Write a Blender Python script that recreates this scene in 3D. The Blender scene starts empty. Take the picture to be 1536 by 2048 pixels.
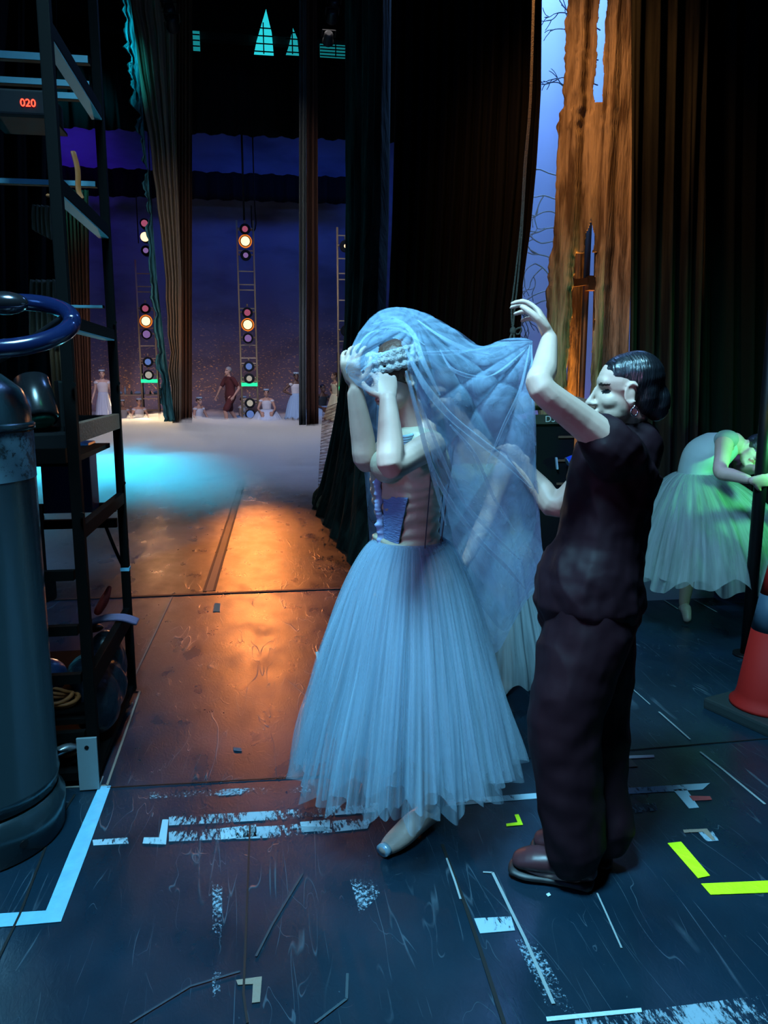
import bpy, bmesh, math, random
from mathutils import Vector, Matrix, noise
random.seed(7)
sin, cos, pi, rad = math.sin, math.cos, math.pi, math.radians
C = bpy.context.scene.collection
SC = bpy.context.scene

# ---------------------------------------------------------------- camera
FPX = 1560.0
CAM = Vector((0, 0, 1.48)); PIT = rad(9.7); YAW = rad(8.73)
Fw = Vector((sin(YAW)*cos(PIT), cos(YAW)*cos(PIT), -sin(PIT)))
Rt = Vector((cos(YAW), -sin(YAW), 0)); Up = Rt.cross(Fw)
def ray(x, y): return Fw + Rt*((x-768)/FPX) + Up*((1024-y)/FPX)
def fl(x, y, z=0.0):
    r = ray(x, y); t = (z-CAM.z)/r.z; return Vector((r.x*t, r.y*t, z))
def P(x, y, Y):
    r = ray(x, y); return CAM + r*(Y/r.y)
cam = bpy.data.cameras.new('camera'); co = bpy.data.objects.new('camera', cam); C.objects.link(co)
cam.sensor_fit = 'HORIZONTAL'; cam.sensor_width = 36; cam.lens = 36*FPX/1536; cam.clip_start = .05; cam.clip_end = 200
m = Matrix((Rt, Up, -Fw)).transposed().to_4x4(); m.translation = CAM; co.matrix_world = m
SC.camera = co

# ---------------------------------------------------------------- materials
def lin(v):
    v /= 255.0
    return v/12.92 if v <= .04045 else ((v+.055)/1.055)**2.4
def rgb(r, g, b): return (lin(r), lin(g), lin(b), 1)
def mat(name, color, rough=.6, metal=0, emit=None, es=1, bump=0, bscale=60, var=0, vscale=8, sheen=0, spec=.5, stretch=None, sss=0):
    m = bpy.data.materials.new(name); m.use_nodes = True
    nt = m.node_tree; b = nt.nodes['Principled BSDF']; L = nt.links
    color = tuple(color)[:3]+(1,)
    b.inputs['Base Color'].default_value = color
    b.inputs['Roughness'].default_value = rough; b.inputs['Metallic'].default_value = metal
    b.inputs['Specular IOR Level'].default_value = spec
    if sheen: b.inputs['Sheen Weight'].default_value = sheen
    if emit: b.inputs['Emission Color'].default_value = tuple(emit)[:3]+(1,); b.inputs['Emission Strength'].default_value = es
    tc = nt.nodes.new('ShaderNodeTexCoord'); mp = nt.nodes.new('ShaderNodeMapping'); L.new(tc.outputs['Object'], mp.inputs[0])
    if stretch: mp.inputs['Scale'].default_value = stretch
    if var:
        n = nt.nodes.new('ShaderNodeTexNoise'); n.inputs['Scale'].default_value = vscale; n.inputs['Detail'].default_value = 5
        L.new(mp.outputs[0], n.inputs['Vector'])
        r = nt.nodes.new('ShaderNodeValToRGB'); r.color_ramp.elements[0].position = .3; r.color_ramp.elements[1].position = .7
        r.color_ramp.elements[0].color = tuple(c*(1-var) for c in color[:3])+(1,); r.color_ramp.elements[1].color = tuple(min(1, c*(1+var)) for c in color[:3])+(1,)
        L.new(n.outputs['Fac'], r.inputs[0]); L.new(r.outputs[0], b.inputs['Base Color'])
    if bump:
        n2 = nt.nodes.new('ShaderNodeTexNoise'); n2.inputs['Scale'].default_value = bscale; n2.inputs['Detail'].default_value = 6
        L.new(mp.outputs[0], n2.inputs['Vector'])
        bp = nt.nodes.new('ShaderNodeBump'); bp.inputs['Strength'].default_value = bump; bp.inputs['Distance'].default_value = .02
        L.new(n2.outputs['Fac'], bp.inputs['Height']); L.new(bp.outputs[0], b.inputs['Normal'])
    return m
def tulle(name, color, a=.4, strand=(40, 40, 3), contrast=.5, power=1.0, warp=.0):
    """fine netting: mostly open, the more threads a line of sight crosses the denser it looks"""
    m = bpy.data.materials.new(name); m.use_nodes = True; nt = m.node_tree; N = nt.nodes; L = nt.links
    N.clear(); out = N.new('ShaderNodeOutputMaterial')
    tr = N.new('ShaderNodeBsdfTransparent'); df = N.new('ShaderNodeBsdfDiffuse'); tl = N.new('ShaderNodeBsdfTranslucent')
    df.inputs[0].default_value = color; tl.inputs[0].default_value = color
    ad = N.new('ShaderNodeMixShader'); ad.inputs[0].default_value = .45; L.new(df.outputs[0], ad.inputs[1]); L.new(tl.outputs[0], ad.inputs[2])
    mx = N.new('ShaderNodeMixShader'); L.new(tr.outputs[0], mx.inputs[1]); L.new(ad.outputs[0], mx.inputs[2]); L.new(mx.outputs[0], out.inputs[0])
    tc = N.new('ShaderNodeTexCoord'); mp = N.new('ShaderNodeMapping'); mp.inputs['Scale'].default_value = strand
    L.new(tc.outputs['UV'], mp.inputs[0])
    n = N.new('ShaderNodeTexNoise'); n.inputs['Scale'].default_value = 1; n.inputs['Detail'].default_value = 4; n.inputs['Distortion'].default_value = warp
    L.new(mp.outputs[0], n.inputs['Vector'])
    mr = N.new('ShaderNodeMapRange'); mr.inputs[1].default_value = .3; mr.inputs[2].default_value = .75
    mr.inputs[3].default_value = max(0, a*(1-contrast)); mr.inputs[4].default_value = min(1, a*(1+contrast)); L.new(n.outputs['Fac'], mr.inputs[0])
    L.new(mr.outputs[0], mx.inputs[0])
    return m
def emis(name, c, s):
    m = bpy.data.materials.new(name); m.use_nodes = True; nt = m.node_tree; nt.nodes.clear()
    o = nt.nodes.new('ShaderNodeOutputMaterial'); e = nt.nodes.new('ShaderNodeEmission'); e.inputs[0].default_value = tuple(c)[:3]+(1,); e.inputs[1].default_value = s
    nt.links.new(e.outputs[0], o.inputs[0]); return m

BLACK = mat('black_steel', (.004, .004, .005), .5, .1, spec=.25)
DARKCLOTH = mat('black_serge', (.0035, .0035, .004), .95, spec=.1, bump=.1, bscale=200)
SKIN = mat('skin', (.52, .34, .27), .5, var=.06, vscale=20, spec=.4)
SKIN2 = mat('skin_warm', (.50, .27, .19), .55)
SKIND = mat('skin_dark', (.12, .06, .04), .55)
HAIRB = mat('hair_black', (.008, .009, .012), .28, spec=.8, bump=.35, bscale=30, stretch=(8, 1, 1))
HAIRBR = mat('hair_brown', (.06, .022, .012), .5, bump=.3, bscale=60)
LIP = mat('lips', (.35, .10, .09), .5)
EYE = mat('eye_dark', (.02, .018, .018), .25)
BROW = mat('brow', (.04, .025, .02), .7)
WHITECL = mat('white_cotton', (.36, .46, .55), .8)

# ---------------------------------------------------------------- mesh helpers
def cr(seq, sub):
    """Catmull-Rom through a list of equal-length tuples"""
    if sub <= 1 or len(seq) < 3: return [tuple(s) for s in seq]
    out = []
    n = len(seq)
    for i in range(n-1):
        p0, p1, p2, p3 = seq[max(i-1, 0)], seq[i], seq[i+1], seq[min(i+2, n-1)]
        for k in range(sub):
            t = k/sub
            out.append(tuple(.5*((2*b)+(-a+c)*t+(2*a-5*b+4*c-d)*t*t+(-a+3*b-3*c+d)*t**3) for a, b, c, d in zip(p0, p1, p2, p3)))
    out.append(tuple(seq[-1])); return out
def tube(bm, pts, radii, lat=None, seg=12, sub=3, cap=True, mi=0):
    q = [tuple(p)+((r, r) if not isinstance(r, tuple) else r) for p, r in zip(pts, radii)]
    q = cr(q, sub)
    P_ = [Vector(a[:3]) for a in q]; R_ = [(max(a[3], 1e-4), max(a[4], 1e-4)) for a in q]
    n = len(P_); T = [(P_[min(i+1, n-1)]-P_[max(i-1, 0)]).normalized() for i in range(n)]
    if lat is not None: X0 = Vector(lat)
    else: X0 = T[0].orthogonal()
    rings = []
    def ring(p, x, y, a, b): return [bm.verts.new(p+x*(a*cos(2*pi*k/seg))+y*(b*sin(2*pi*k/seg))) for k in range(seg)]
    X = X0
    fr = []
    for i in range(n):
        t = T[i]; X = (X if lat is None else X0); X = (X-t*t.dot(X))
        X = X.normalized() if X.length > 1e-5 else t.orthogonal().normalized()
        fr.append((X.copy(), t.cross(X)))
    if cap:
        a, b = R_[0]; r0 = min(a, b)
        for s in (1.35, .8): rings.append(ring(P_[0]-T[0]*(r0*sin(s)), *fr[0], a*cos(s), b*cos(s)))
    for i in range(n): rings.append(ring(P_[i], *fr[i], *R_[i]))
    if cap:
        a, b = R_[-1]; r0 = min(a, b)
        for s in (.8, 1.35): rings.append(ring(P_[-1]+T[-1]*(r0*sin(s)), *fr[-1], a*cos(s), b*cos(s)))
    fs = []
    for i in range(len(rings)-1):
        for k in range(seg): fs.append(bm.faces.new((rings[i][k], rings[i][(k+1) % seg], rings[i+1][(k+1) % seg], rings[i+1][k])))
    fs.append(bm.faces.new(list(reversed(rings[0])))); fs.append(bm.faces.new(rings[-1]))
    for f in fs: f.material_index = mi; f.smooth = True
def ell(bm, c, r, s=Vector((1, 0, 0)), f=Vector((0, 1, 0)), u=Vector((0, 0, 1)), mi=0, seg=16, rg=10):
    s, f, u, c = Vector(s), Vector(f), Vector(u), Vector(c)
    M = Matrix((s*r[0], f*r[1], u*r[2])).transposed().to_4x4(); M.translation = c
    k = bmesh.ops.create_uvsphere(bm, u_segments=seg, v_segments=rg, radius=1, matrix=M)
    for v in k['verts']:
        for fc in v.link_faces: fc.material_index = mi; fc.smooth = True
def box(bm, c, d, rot=None, mi=0, bev=0):
    M = Matrix.Translation(Vector(c)) @ ((rot.to_4x4() if rot else Matrix.Identity(4))) @ Matrix.Diagonal((d[0], d[1], d[2], 1))
    k = bmesh.ops.create_cube(bm, size=1, matrix=M)
    fs = {f for v in k['verts'] for f in v.link_faces}
    for f in fs: f.material_index = mi
    if bev:
        es = {e for v in k['verts'] for e in v.link_edges}
        bmesh.ops.bevel(bm, geom=list(es), offset=bev, segments=2, affect='EDGES', profile=.7)
def bar(bm, a, b, w, h=None, up=(0, 0, 1), bev=0, mi=0):
    a, b = Vector(a), Vector(b); h = h or w; t = (b-a).normalized(); up = Vector(up)
    if abs(t.dot(up)) > .99: up = Vector((0, 1, 0))
    x = t.cross(up).normalized(); z = x.cross(t)
    box(bm, (a+b)/2, (w, (b-a).length, h), Matrix((x, t, z)).transposed(), mi, bev)
def cyl(bm, a, b, r, r2=None, seg=20, mi=0):
    r2 = r if r2 is None else r2
    a, b = Vector(a), Vector(b); t = (b-a).normalized(); x = t.orthogonal().normalized(); y = t.cross(x)
    A = [bm.verts.new(a+(x*cos(2*pi*k/seg)+y*sin(2*pi*k/seg))*r) for k in range(seg)]
    B = [bm.verts.new(b+(x*cos(2*pi*k/seg)+y*sin(2*pi*k/seg))*r2) for k in range(seg)]
    for k in range(seg):
        f = bm.faces.new((A[k], A[(k+1) % seg], B[(k+1) % seg], B[k])); f.smooth = True; f.material_index = mi
    bm.faces.new(list(reversed(A))).material_index = mi; bm.faces.new(B).material_index = mi
def lathe(bm, prof, c=(0, 0, 0), seg=48, mi=0):
    c = Vector(c); rings = [[bm.verts.new(c+Vector((r*cos(2*pi*k/seg), r*sin(2*pi*k/seg), z))) for k in range(seg)] for r, z in prof]
    for i in range(len(rings)-1):
        for k in range(seg):
            f = bm.faces.new((rings[i][k], rings[i][(k+1) % seg], rings[i+1][(k+1) % seg], rings[i+1][k])); f.smooth = True; f.material_index = mi
    if prof[0][0] > 1e-3: bm.faces.new(list(reversed(rings[0]))).material_index = mi
    if prof[-1][0] > 1e-3: bm.faces.new(rings[-1]).material_index = mi
def prism(bm, poly, z0, z1, mi=0):
    A = [bm.verts.new((x, y, z0)) for x, y in poly]; B = [bm.verts.new((x, y, z1)) for x, y in poly]
    n = len(poly)
    for k in range(n): bm.faces.new((A[k], A[(k+1) % n], B[(k+1) % n], B[k])).material_index = mi
    bm.faces.new(list(reversed(A))).material_index = mi; bm.faces.new(B).material_index = mi
def sheet(bm, fn, nu, nv, keep=None, mi=0):
    uvl = bm.loops.layers.uv.verify()
    V = [[bm.verts.new(fn(i/nu, j/nv)) for i in range(nu+1)] for j in range(nv+1)]
    for j in range(nv):
        for i in range(nu):
            if keep and not keep((i+.5)/nu, (j+.5)/nv): continue
            f = bm.faces.new((V[j][i], V[j][i+1], V[j+1][i+1], V[j+1][i])); f.smooth = True; f.material_index = mi
            for lp, (a, b) in zip(f.loops, ((i, j), (i+1, j), (i+1, j+1), (i, j+1))): lp[uvl].uv = (a/nu, b/nv)
    for v in [v for v in bm.verts if not v.link_faces]: bm.verts.remove(v)
def fuse(bm, vox, it=3, fac=.5):
    me = bpy.data.meshes.new('t'); bmesh.ops.recalc_face_normals(bm, faces=bm.faces); bm.to_mesh(me); bm.free()
    o = bpy.data.objects.new('t', me); C.objects.link(o)
    r = o.modifiers.new('r', 'REMESH'); r.mode = 'VOXEL'; r.voxel_size = vox; r.use_smooth_shade = True
    if it: s = o.modifiers.new('s', 'SMOOTH'); s.factor = fac; s.iterations = it
    dg = bpy.context.evaluated_depsgraph_get(); me2 = bpy.data.meshes.new_from_object(o.evaluated_get(dg))
    bpy.data.objects.remove(o); bpy.data.meshes.remove(me)
    me2.materials.clear()
    for p in me2.polygons: p.use_smooth = True; p.material_index = 0
    return me2
def link(name, me, mats, parent=None, off=None):
    if isinstance(me, bmesh.types.BMesh):
        bm = me; me = bpy.data.meshes.new(name); bmesh.ops.recalc_face_normals(bm, faces=bm.faces); bm.to_mesh(me); bm.free()
    else: me.name = name
    if not isinstance(mats, (list, tuple)): mats = [mats]
    for x in mats: me.materials.append(x)
    if off is not None: me.transform(Matrix.Translation(-Vector(off)))
    o = bpy.data.objects.new(name, me); C.objects.link(o)
    if parent: o.parent = parent
    return o
def tag(o, label=None, cat=None, group=None, kind=None):
    if label: o['label'] = label
    if cat: o['category'] = cat
    if group: o['group'] = group
    if kind: o['kind'] = kind
    return o
def thing(name, label, cat, loc=(0, 0, 0), rz=0, group=None):
    o = bpy.data.objects.new(name, None); C.objects.link(o); o.location = loc; o.rotation_euler = (0, 0, rz)
    o.empty_display_size = .1
    return tag(o, label, cat, group)
def struct(name, bm, mats): return tag(link(name, bm, mats), kind='structure')
def dup(root, loc=None, rz=None, label=None):
    r = root.copy(); C.objects.link(r)
    if loc is not None: r.location = loc
    if rz is not None: r.rotation_euler = (0, 0, rz)
    if label: r['label'] = label
    for ch in list(root.children):
        c = ch.copy(); C.objects.link(c); c.parent = r
        for g in ch.children:
            d = g.copy(); C.objects.link(d); d.parent = c
    return r
NB = bmesh.new
def text_mesh(s, size, depth=.002):
    cu = bpy.data.curves.new('t', 'FONT'); cu.body = s; cu.size = size; cu.extrude = depth; cu.align_x = 'CENTER'; cu.align_y = 'CENTER'
    o = bpy.data.objects.new('t', cu); C.objects.link(o); dg = bpy.context.evaluated_depsgraph_get()
    me = bpy.data.meshes.new_from_object(o.evaluated_get(dg)); bpy.data.objects.remove(o); me.materials.clear(); return me
def solid(o, t, offset=0):
    md = o.modifiers.new('thickness', 'SOLIDIFY'); md.thickness = t; md.offset = offset; return o
exec_sections = True

# ---------------------------------------------------------------- people
def head(bm, c, f, u, sc=1.0, ear=True):
    c, f = Vector(c), Vector(f).normalized(); u = Vector(u); u = (u-f*f.dot(u)).normalized(); s = f.cross(u)
    E_ = lambda df, du, ds, r: ell(bm, c+(f*df+u*du+s*ds)*sc, tuple(x*sc for x in r), s, f, u)
    E_(-.012, .030, 0, (.073, .092, .082))
    E_(.022, -.030, 0, (.056, .066, .078))
    E_(.052, -.085, 0, (.036, .034, .026))
    E_(.077, -.098, 0, (.017, .014, .013))
    E_(.062, .030, 0, (.048, .020, .026))
    E_(.088, -.058, 0, (.022, .012, .007)); E_(.084, -.071, 0, (.019, .012, .008))
    for k in (-1, 1):
        E_(.046, -.028, k*.032, (.025, .030, .028))
        E_(.094, -.034, k*.010, (.009, .010, .007))
        E_(.034, -.062, k*.030, (.022, .036, .030))
        if ear:
            E_(-.004, -.012, k*.071, (.007, .014, .022))
            tube(bm, [c+(f*(-.004+.019*cos(a_)-.004*sin(a_))+u*(-.006+.029*sin(a_))+s*k*(.078-.004*cos(a_)))*sc for a_ in [(-2.2+i*4.6/9) for i in range(10)][::-1]], [.0046*sc]*10, seg=8, sub=1)
            E_(.0, -.036, k*.075, (.006, .009, .009))
    tube(bm, [c+(f*.084+u*.012)*sc, c+(f*.097-u*.012)*sc, c+(f*.110-u*.032)*sc], [.0075*sc, .008*sc, .011*sc], seg=8)
    return c, f, u, s
def face_paint(me, c, f, u, s, sc=1.0):
    """pushes in the eye sockets; slots 1 lips, 2 eyes, 3 brows"""
    for v in me.vertices:
        d = (v.co-c)/sc
        if d.length > .2: continue
        a, b, w = d.dot(f), d.dot(u), d.dot(s)
        if a > .03:
            g = math.exp(-((abs(w)-.031)/.014)**2-((b-.003)/.011)**2)
            v.co -= f*(.014*g*sc)
            e = math.exp(-((abs(w)-.031)/.009)**2-((b-.002)/.006)**2)
            v.co += f*(.007*e*sc)
    for p in me.polygons:
        d = (p.center-c)/sc
        if d.length > .116: continue
        a, b, w = d.dot(f), d.dot(u), d.dot(s)
        if a > .05:
            if ((abs(w)-.031)/.013)**2+((b-.002)/.0065)**2 < 1: p.material_index = 2
            elif ((abs(w)-.031)/.019)**2+((b-.023)/.0045)**2 < 1: p.material_index = 3
            elif (w/.021)**2+((b+.064)/.011)**2 < 1 and a > .075: p.material_index = 1
def hand(bm, w, d, n, th, sc=1.0, curl=(.3, .5, .4), spread=.1, fr=.0085):
    """w wrist, d direction of palm, n palm normal (fingers curl towards it), th +1/-1 side of the thumb"""
    w, d, n = Vector(w), Vector(d).normalized(), Vector(n); n = (n-d*d.dot(n)).normalized(); x = d.cross(n)*th
    tube(bm, [w-d*.01*sc, w+d*.03*sc, w+d*.06*sc, w+d*.085*sc], [(.025*sc, .019*sc), (.034*sc, .017*sc), (.040*sc, .015*sc), (.040*sc, .012*sc)], lat=x, seg=14)
    for i, ln in enumerate((.92, 1.0, .93, .75)):
        o = w+d*(.082-.003*abs(i-1))*sc+x*(.030-.0205*i)*sc
        a = spread*(1.5-i); dd = (d+x*a).normalized(); ps = [o-d*.01*sc, o]; c_ = curl[0]; p = o
        for k, l in enumerate((.040, .026, .021)):
            q = dd*cos(c_)+n*sin(c_); p = p+q*l*ln*sc; ps.append(p)
            if k < 2: c_ += curl[k+1]
        tube(bm, ps, [fr*sc*1.05, fr*sc*1.05, fr*sc, fr*.92*sc, fr*.75*sc], seg=8, sub=2)
    o = w+d*.018*sc+x*.026*sc; q = (d*.7+x*.75+n*.35).normalized()
    tube(bm, [o, o+q*.035*sc, o+(q*.035+(d*.9+x*.35+n*.45).normalized()*.032)*sc, o+(q*.035+(d*.9+x*.35+n*.45).normalized()*.032+(d+n*.5).normalized()*.026)*sc], [.014*sc, .012*sc, .0105*sc, .008*sc], seg=8, sub=2)
def torso(bm, pts, radii, lat): tube(bm, pts, radii, lat=lat, seg=24, sub=4)
def limb(bm, pts, radii, seg=14): tube(bm, pts, radii, seg=seg, sub=4)
def mids(a, b, t, o=(0, 0, 0)): return Vector(a).lerp(Vector(b), t)+Vector(o)

def cone_cloth(c0, r0, c1, r1, pleats, amp, pw=.7, seg=240, rows=40, seed=0, wob=.02, flat=1.0, lean=(0, 0, 0), hang=0.0, sq=1.0):
    """a full skirt: bell profile from waist ring to hem ring, gathered"""
    c0, c1 = Vector(c0), Vector(c1); bm = NB()
    rn = random.Random(seed); ph = [rn.uniform(0, 6.28) for _ in range(6)]
    def fn(u, v):
        th = 2*pi*u; t = v
        r = r0+(r1-r0)*(t**pw)
        irregular = .6*sin(pleats*th+ph[0]+1.2*sin(3*th+ph[1]))+.4*sin(pleats*1.63*th+ph[2]+.8*sin(2*th))
        k = noise.noise(Vector((cos(th)*2+seed, sin(th)*2, t*1.5)))
        k2 = noise.noise(Vector((cos(th)*5+seed, sin(th)*5, t*3+7)))
        a = amp*(.25+.75*t)*irregular*r+wob*t*(k+.5*k2)
        c = c0.lerp(c1, t)+Vector(lean)*(sin(pi*t))
        z = c.z+(wob*1.6*k+wob*.8*sin(pleats*.5*th+ph[3]))*t*t-hang*t*max(0, sin(th))
        return Vector((c.x+(r+a)*cos(th), c.y+(r*flat+a)*sin(th), z))
    sheet(bm, fn, seg, rows)
    return bm

def far_person(name, label, loc, rz, pose, skin=SKIN, hair=HAIRBR, dress=None, group=None, crown=True, kind='dancer', scale=1.0, torso_lean=(0, 0)):
    """small figure on the stage; built facing -y about its own origin"""
    t = thing(name, label, 'person', loc, rz, group); t.scale = (scale,)*3
    sit = pose.startswith('sit'); low = pose == 'sit_floor'
    hz = .95 if not sit else (.18 if low else .42)
    lx, ly = torso_lean
    ch = Vector((lx, -.02+ly, hz+.36)); nk = Vector((lx*1.3, -.03+ly*1.3, hz+.47)); hc = Vector((lx*1.6, -.05+ly*1.5, hz+.63))
    bm = NB()
    torso(bm, [(0, 0, hz-.08), (0, 0, hz), (lx*.3, 0, hz+.13), (lx*.7, ly*.7, hz+.27), tuple(ch), tuple(nk-Vector((0, 0, .02)))], [(.13, .10), (.165, .12), (.12, .09), (.14, .10), (.15, .09), (.10, .06)], (1, 0, 0))
    tube(bm, [nk-Vector((0, 0, .06)), hc-Vector((0, -.01, .07))], [.05, .045])
    c, f, u, s = head(bm, hc, (0, -1, -.05), (0, 0, 1))
    for k in (-1, 1):
        sh = ch+Vector((k*.165, 0, .055))
        if pose == 'hips': el, wr = sh+Vector((k*.22, .04, -.22)), Vector((k*.15, -.03, hz+.08))
        elif pose == 'walk': el, wr = sh+Vector((k*.10, k*.12, -.26)), sh+Vector((k*.20, k*.02-.15, -.47))
        elif pose == 'sit': el, wr = sh+Vector((k*.09, -.06, -.25)), Vector((k*.22, -.34, hz+.10))
        elif low: el, wr = sh+Vector((k*.10, -.05, -.24)), Vector((k*.24, -.25, .12))
        else: el, wr = sh+Vector((k*.06, .03, -.27)), sh+Vector((k*.13, -.05, -.5))
        limb(bm, [ch+Vector((k*.08, 0, .06)), sh, mids(sh, el, .5), el, mids(el, wr, .4), wr], [.05, .048, .042, .036, .034, .024])
        dr = (Vector(wr)-Vector(el)).normalized(); hand(bm, wr, dr, (-k, 0, 0) if abs(dr.x) < .9 else (0, -1, 0), k, fr=.010, spread=.16)
        hp = Vector((k*.09, 0, hz-.04))
        if pose == 'walk': kn, an = Vector((k*.10, -.10-k*.16, .50)), Vector((k*.10, .05-k*.28, .09))
        elif pose == 'sit': kn, an = Vector((k*.14, -.42, .44)), Vector((k*.08, -.44+k*.05, .09))
        elif low: kn, an = Vector((k*.22, -.40, .16)), Vector((-k*.10, -.42, .07))
        else: kn, an = Vector((k*.09, -.02, .50)), Vector((k*.07, .02, .09))
        limb(bm, [hp, mids(hp, kn, .5), kn, mids(kn, an, .35, (0, .015, 0)), an], [.088, .075, .055, .056, .036])
        tube(bm, [an+Vector((0, .03, -.05)), an+Vector((k*.01, -.07, -.055)), an+Vector((k*.02, -.16, -.065))], [(.035, .03), (.04, .028), (.033, .02)], lat=(1, 0, 0))
    me = fuse(bm, .014, 2); face_paint(me, c, f, u, s)
    link('body', me, [skin, LIP, EYE, BROW], t)
    hb = NB(); ell(hb, hc+Vector((0, .018, .036)), (.080, .094, .084)); ell(hb, hc+Vector((0, .10, .02)), (.038, .034, .038)); link('hair', fuse(hb, .012, 1), hair, t)
    if kind == 'dancer':
        b = NB(); torso(b, [(0, 0, hz+.06), (lx*.3, 0, hz+.13), (lx*.7, ly*.7, hz+.27), tuple(ch+Vector((0, 0, -.02)))], [(.145, .105), (.130, .10), (.152, .112), (.160, .105)], (1, 0, 0)); link('bodice', fuse(b, .014, 2), dress[0], t)
        for k in (-1, 1):
            b = NB(); sh = ch+Vector((k*.165, 0, .03)); ell(b, sh, (.075, .07, .05)); link('sleeve', fuse(b, .012, 2), dress[0], t)
        if sit: sk = cone_cloth((0, 0, hz+.14), .13, (0, -.18, .12 if not low else .05), .50 if not low else .55, 22, .05, .45, 120, 16, 3, .04)
        else: sk = cone_cloth((0, 0, hz+.12), .125, (0, 0, .32), .36 if pose != 'stand' else .25, 22, .05, .8, 120, 16, 4, .03)
        solid(link('skirt', sk, dress[1], t), .006)
        if crown:
            b = NB(); cc = hc+Vector((0, -.005, .095))
            for i in range(14):
                a = 2*pi*i/14; ell(b, cc+Vector((.066*cos(a), .078*sin(a), .005*(i % 2))), (.022, .022, .024 if i % 2 else .034), seg=8, rg=6)
            link('flower_crown', fuse(b, .008, 1), WHITECL, t)
    else:
        b = NB(); torso(b, [(0, 0, hz-.10), (0, 0, hz), (lx*.3, 0, hz+.13), (lx*.7, ly*.7, hz+.27), tuple(ch), tuple(nk-Vector((0, 0, .03)))], [(.165, .13), (.182, .14), (.155, .12), (.165, .12), (.172, .11), (.10, .07)], (1, 0, 0))
        for k in (-1, 1):
            sh = ch+Vector((k*.165, 0, .055)); el = sh+Vector((k*.10, k*.12, -.26)) if pose == 'walk' else sh+Vector((k*.06, .03, -.27))
            limb(b, [ch+Vector((k*.08, 0, .04)), sh, mids(sh, el, .65)], [.06, .065, .062])
        link('shirt', fuse(b, .014, 2), dress[0], t)
        b = NB()
        for k in (-1, 1):
            kn = Vector((k*.10, -.10-k*.16, .50)) if pose == 'walk' else Vector((k*.09, -.02, .50))
            limb(b, [Vector((k*.08, 0, hz+.02)), Vector((k*.09, 0, hz-.08)), mids((k*.09, 0, hz-.1), kn, .9)], [.10, .105, .09])
        link('shorts', fuse(b, .014, 2), dress[1], t)
    return t

# ---------------------------------------------------------------- the room
def floor_mat(name, base, rough, scr=.5, orange=None):
    m = bpy.data.materials.new(name); m.use_nodes = True; nt = m.node_tree; N = nt.nodes; L = nt.links; b = N['Principled BSDF']
    tc = N.new('ShaderNodeTexCoord')
    def noi(scale, det, rot, st, dist=0):
        mp = N.new('ShaderNodeMapping'); mp.inputs['Rotation'].default_value = (0, 0, rot); mp.inputs['Scale'].default_value = st; L.new(tc.outputs['Object'], mp.inputs[0])
        n = N.new('ShaderNodeTexNoise'); n.inputs['Scale'].default_value = scale; n.inputs['Detail'].default_value = det; n.inputs['Distortion'].default_value = dist; L.new(mp.outputs[0], n.inputs['Vector']); return n
    def ramp(src, a, b_, lo=0, hi=1):
        r = N.new('ShaderNodeMapRange'); r.inputs[1].default_value = a; r.inputs[2].default_value = b_; r.inputs[3].default_value = lo; r.inputs[4].default_value = hi; L.new(src, r.inputs[0]); return r.outputs[0]
    def mul(a, b_, op='MULTIPLY'):
        k = N.new('ShaderNodeMath'); k.operation = op
        for i, x in enumerate((a, b_)):
            if isinstance(x, (int, float)): k.inputs[i].default_value = x
            else: L.new(x, k.inputs[i])
        return k.outputs[0]
    # thin scratches: level sets of stretched noise, broken up by a second noise
    tot = None
    for i, (rot, st, sc_) in enumerate(((.3, (1, .12, 1), 5), (1.9, (1, .15, 1), 4), (-.8, (1, .1, 1), 6), (2.6, (1, .3, 1), 9))):
        n = noi(sc_, 2, rot, st, .6)
        d = mul(mul(n.outputs['Fac'], .5, 'SUBTRACT'), 0, 'ADD'); ab = N.new('ShaderNodeMath'); ab.operation = 'ABSOLUTE'; L.new(d, ab.inputs[0])
        line = ramp(ab.outputs[0], .0, .0038, 1, 0)
        mask = ramp(noi(2.2+i, 4, i, (1, 1, 1)).outputs['Fac'], .49, .60)
        k = mul(line, mask); tot = k if tot is None else mul(tot, k, 'MAXIMUM')
    blot = ramp(noi(3, 8, 0, (1, 1, 1)).outputs['Fac'], .3, .75)
    speck = ramp(noi(90, 2, 0, (1, 1, 1)).outputs['Fac'], .74, .78)
    cm = N.new('ShaderNodeMix'); cm.data_type = 'RGBA'; cm.inputs[6].default_value = tuple(c*.7 for c in base)+(1,); cm.inputs[7].default_value = tuple(c*1.35 for c in base)+(1,); L.new(blot, cm.inputs[0])
    c2 = N.new('ShaderNodeMix'); c2.data_type = 'RGBA'; c2.inputs[7].default_value = (.10, .15, .19, 1); L.new(cm.outputs[2], c2.inputs[6])
    L.new(mul(mul(tot, scr), mul(speck, .35), 'MAXIMUM'), c2.inputs[0]); L.new(c2.outputs[2], b.inputs['Base Color'])
    rr = ramp(noi(7, 7, .4, (1, .5, 1)).outputs['Fac'], .3, .7, rough-.07, rough+.1); L.new(rr, b.inputs['Roughness'])
    bp = N.new('ShaderNodeBump'); bp.inputs['Strength'].default_value = .13; bp.inputs['Distance'].default_value = .01
    h = mul(mul(noi(38, 4, .2, (1, .45, 1), 2.5).outputs['Fac'], .5), tot, 'ADD'); L.new(h, bp.inputs['Height']); L.new(bp.outputs[0], b.inputs['Normal'])
    b.inputs['Specular IOR Level'].default_value = .5
    return m
YS = 5.39
FLN = floor_mat('painted_wing_floor', (.0040, .016, .029), .31, .45)
FLS = floor_mat('black_dance_vinyl', (.007, .007, .008), .31, .15)
b = NB(); box(b, (0, (YS-4)/2, -.05), (30, YS+4, .1)); struct('floor', b, FLN)
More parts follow.
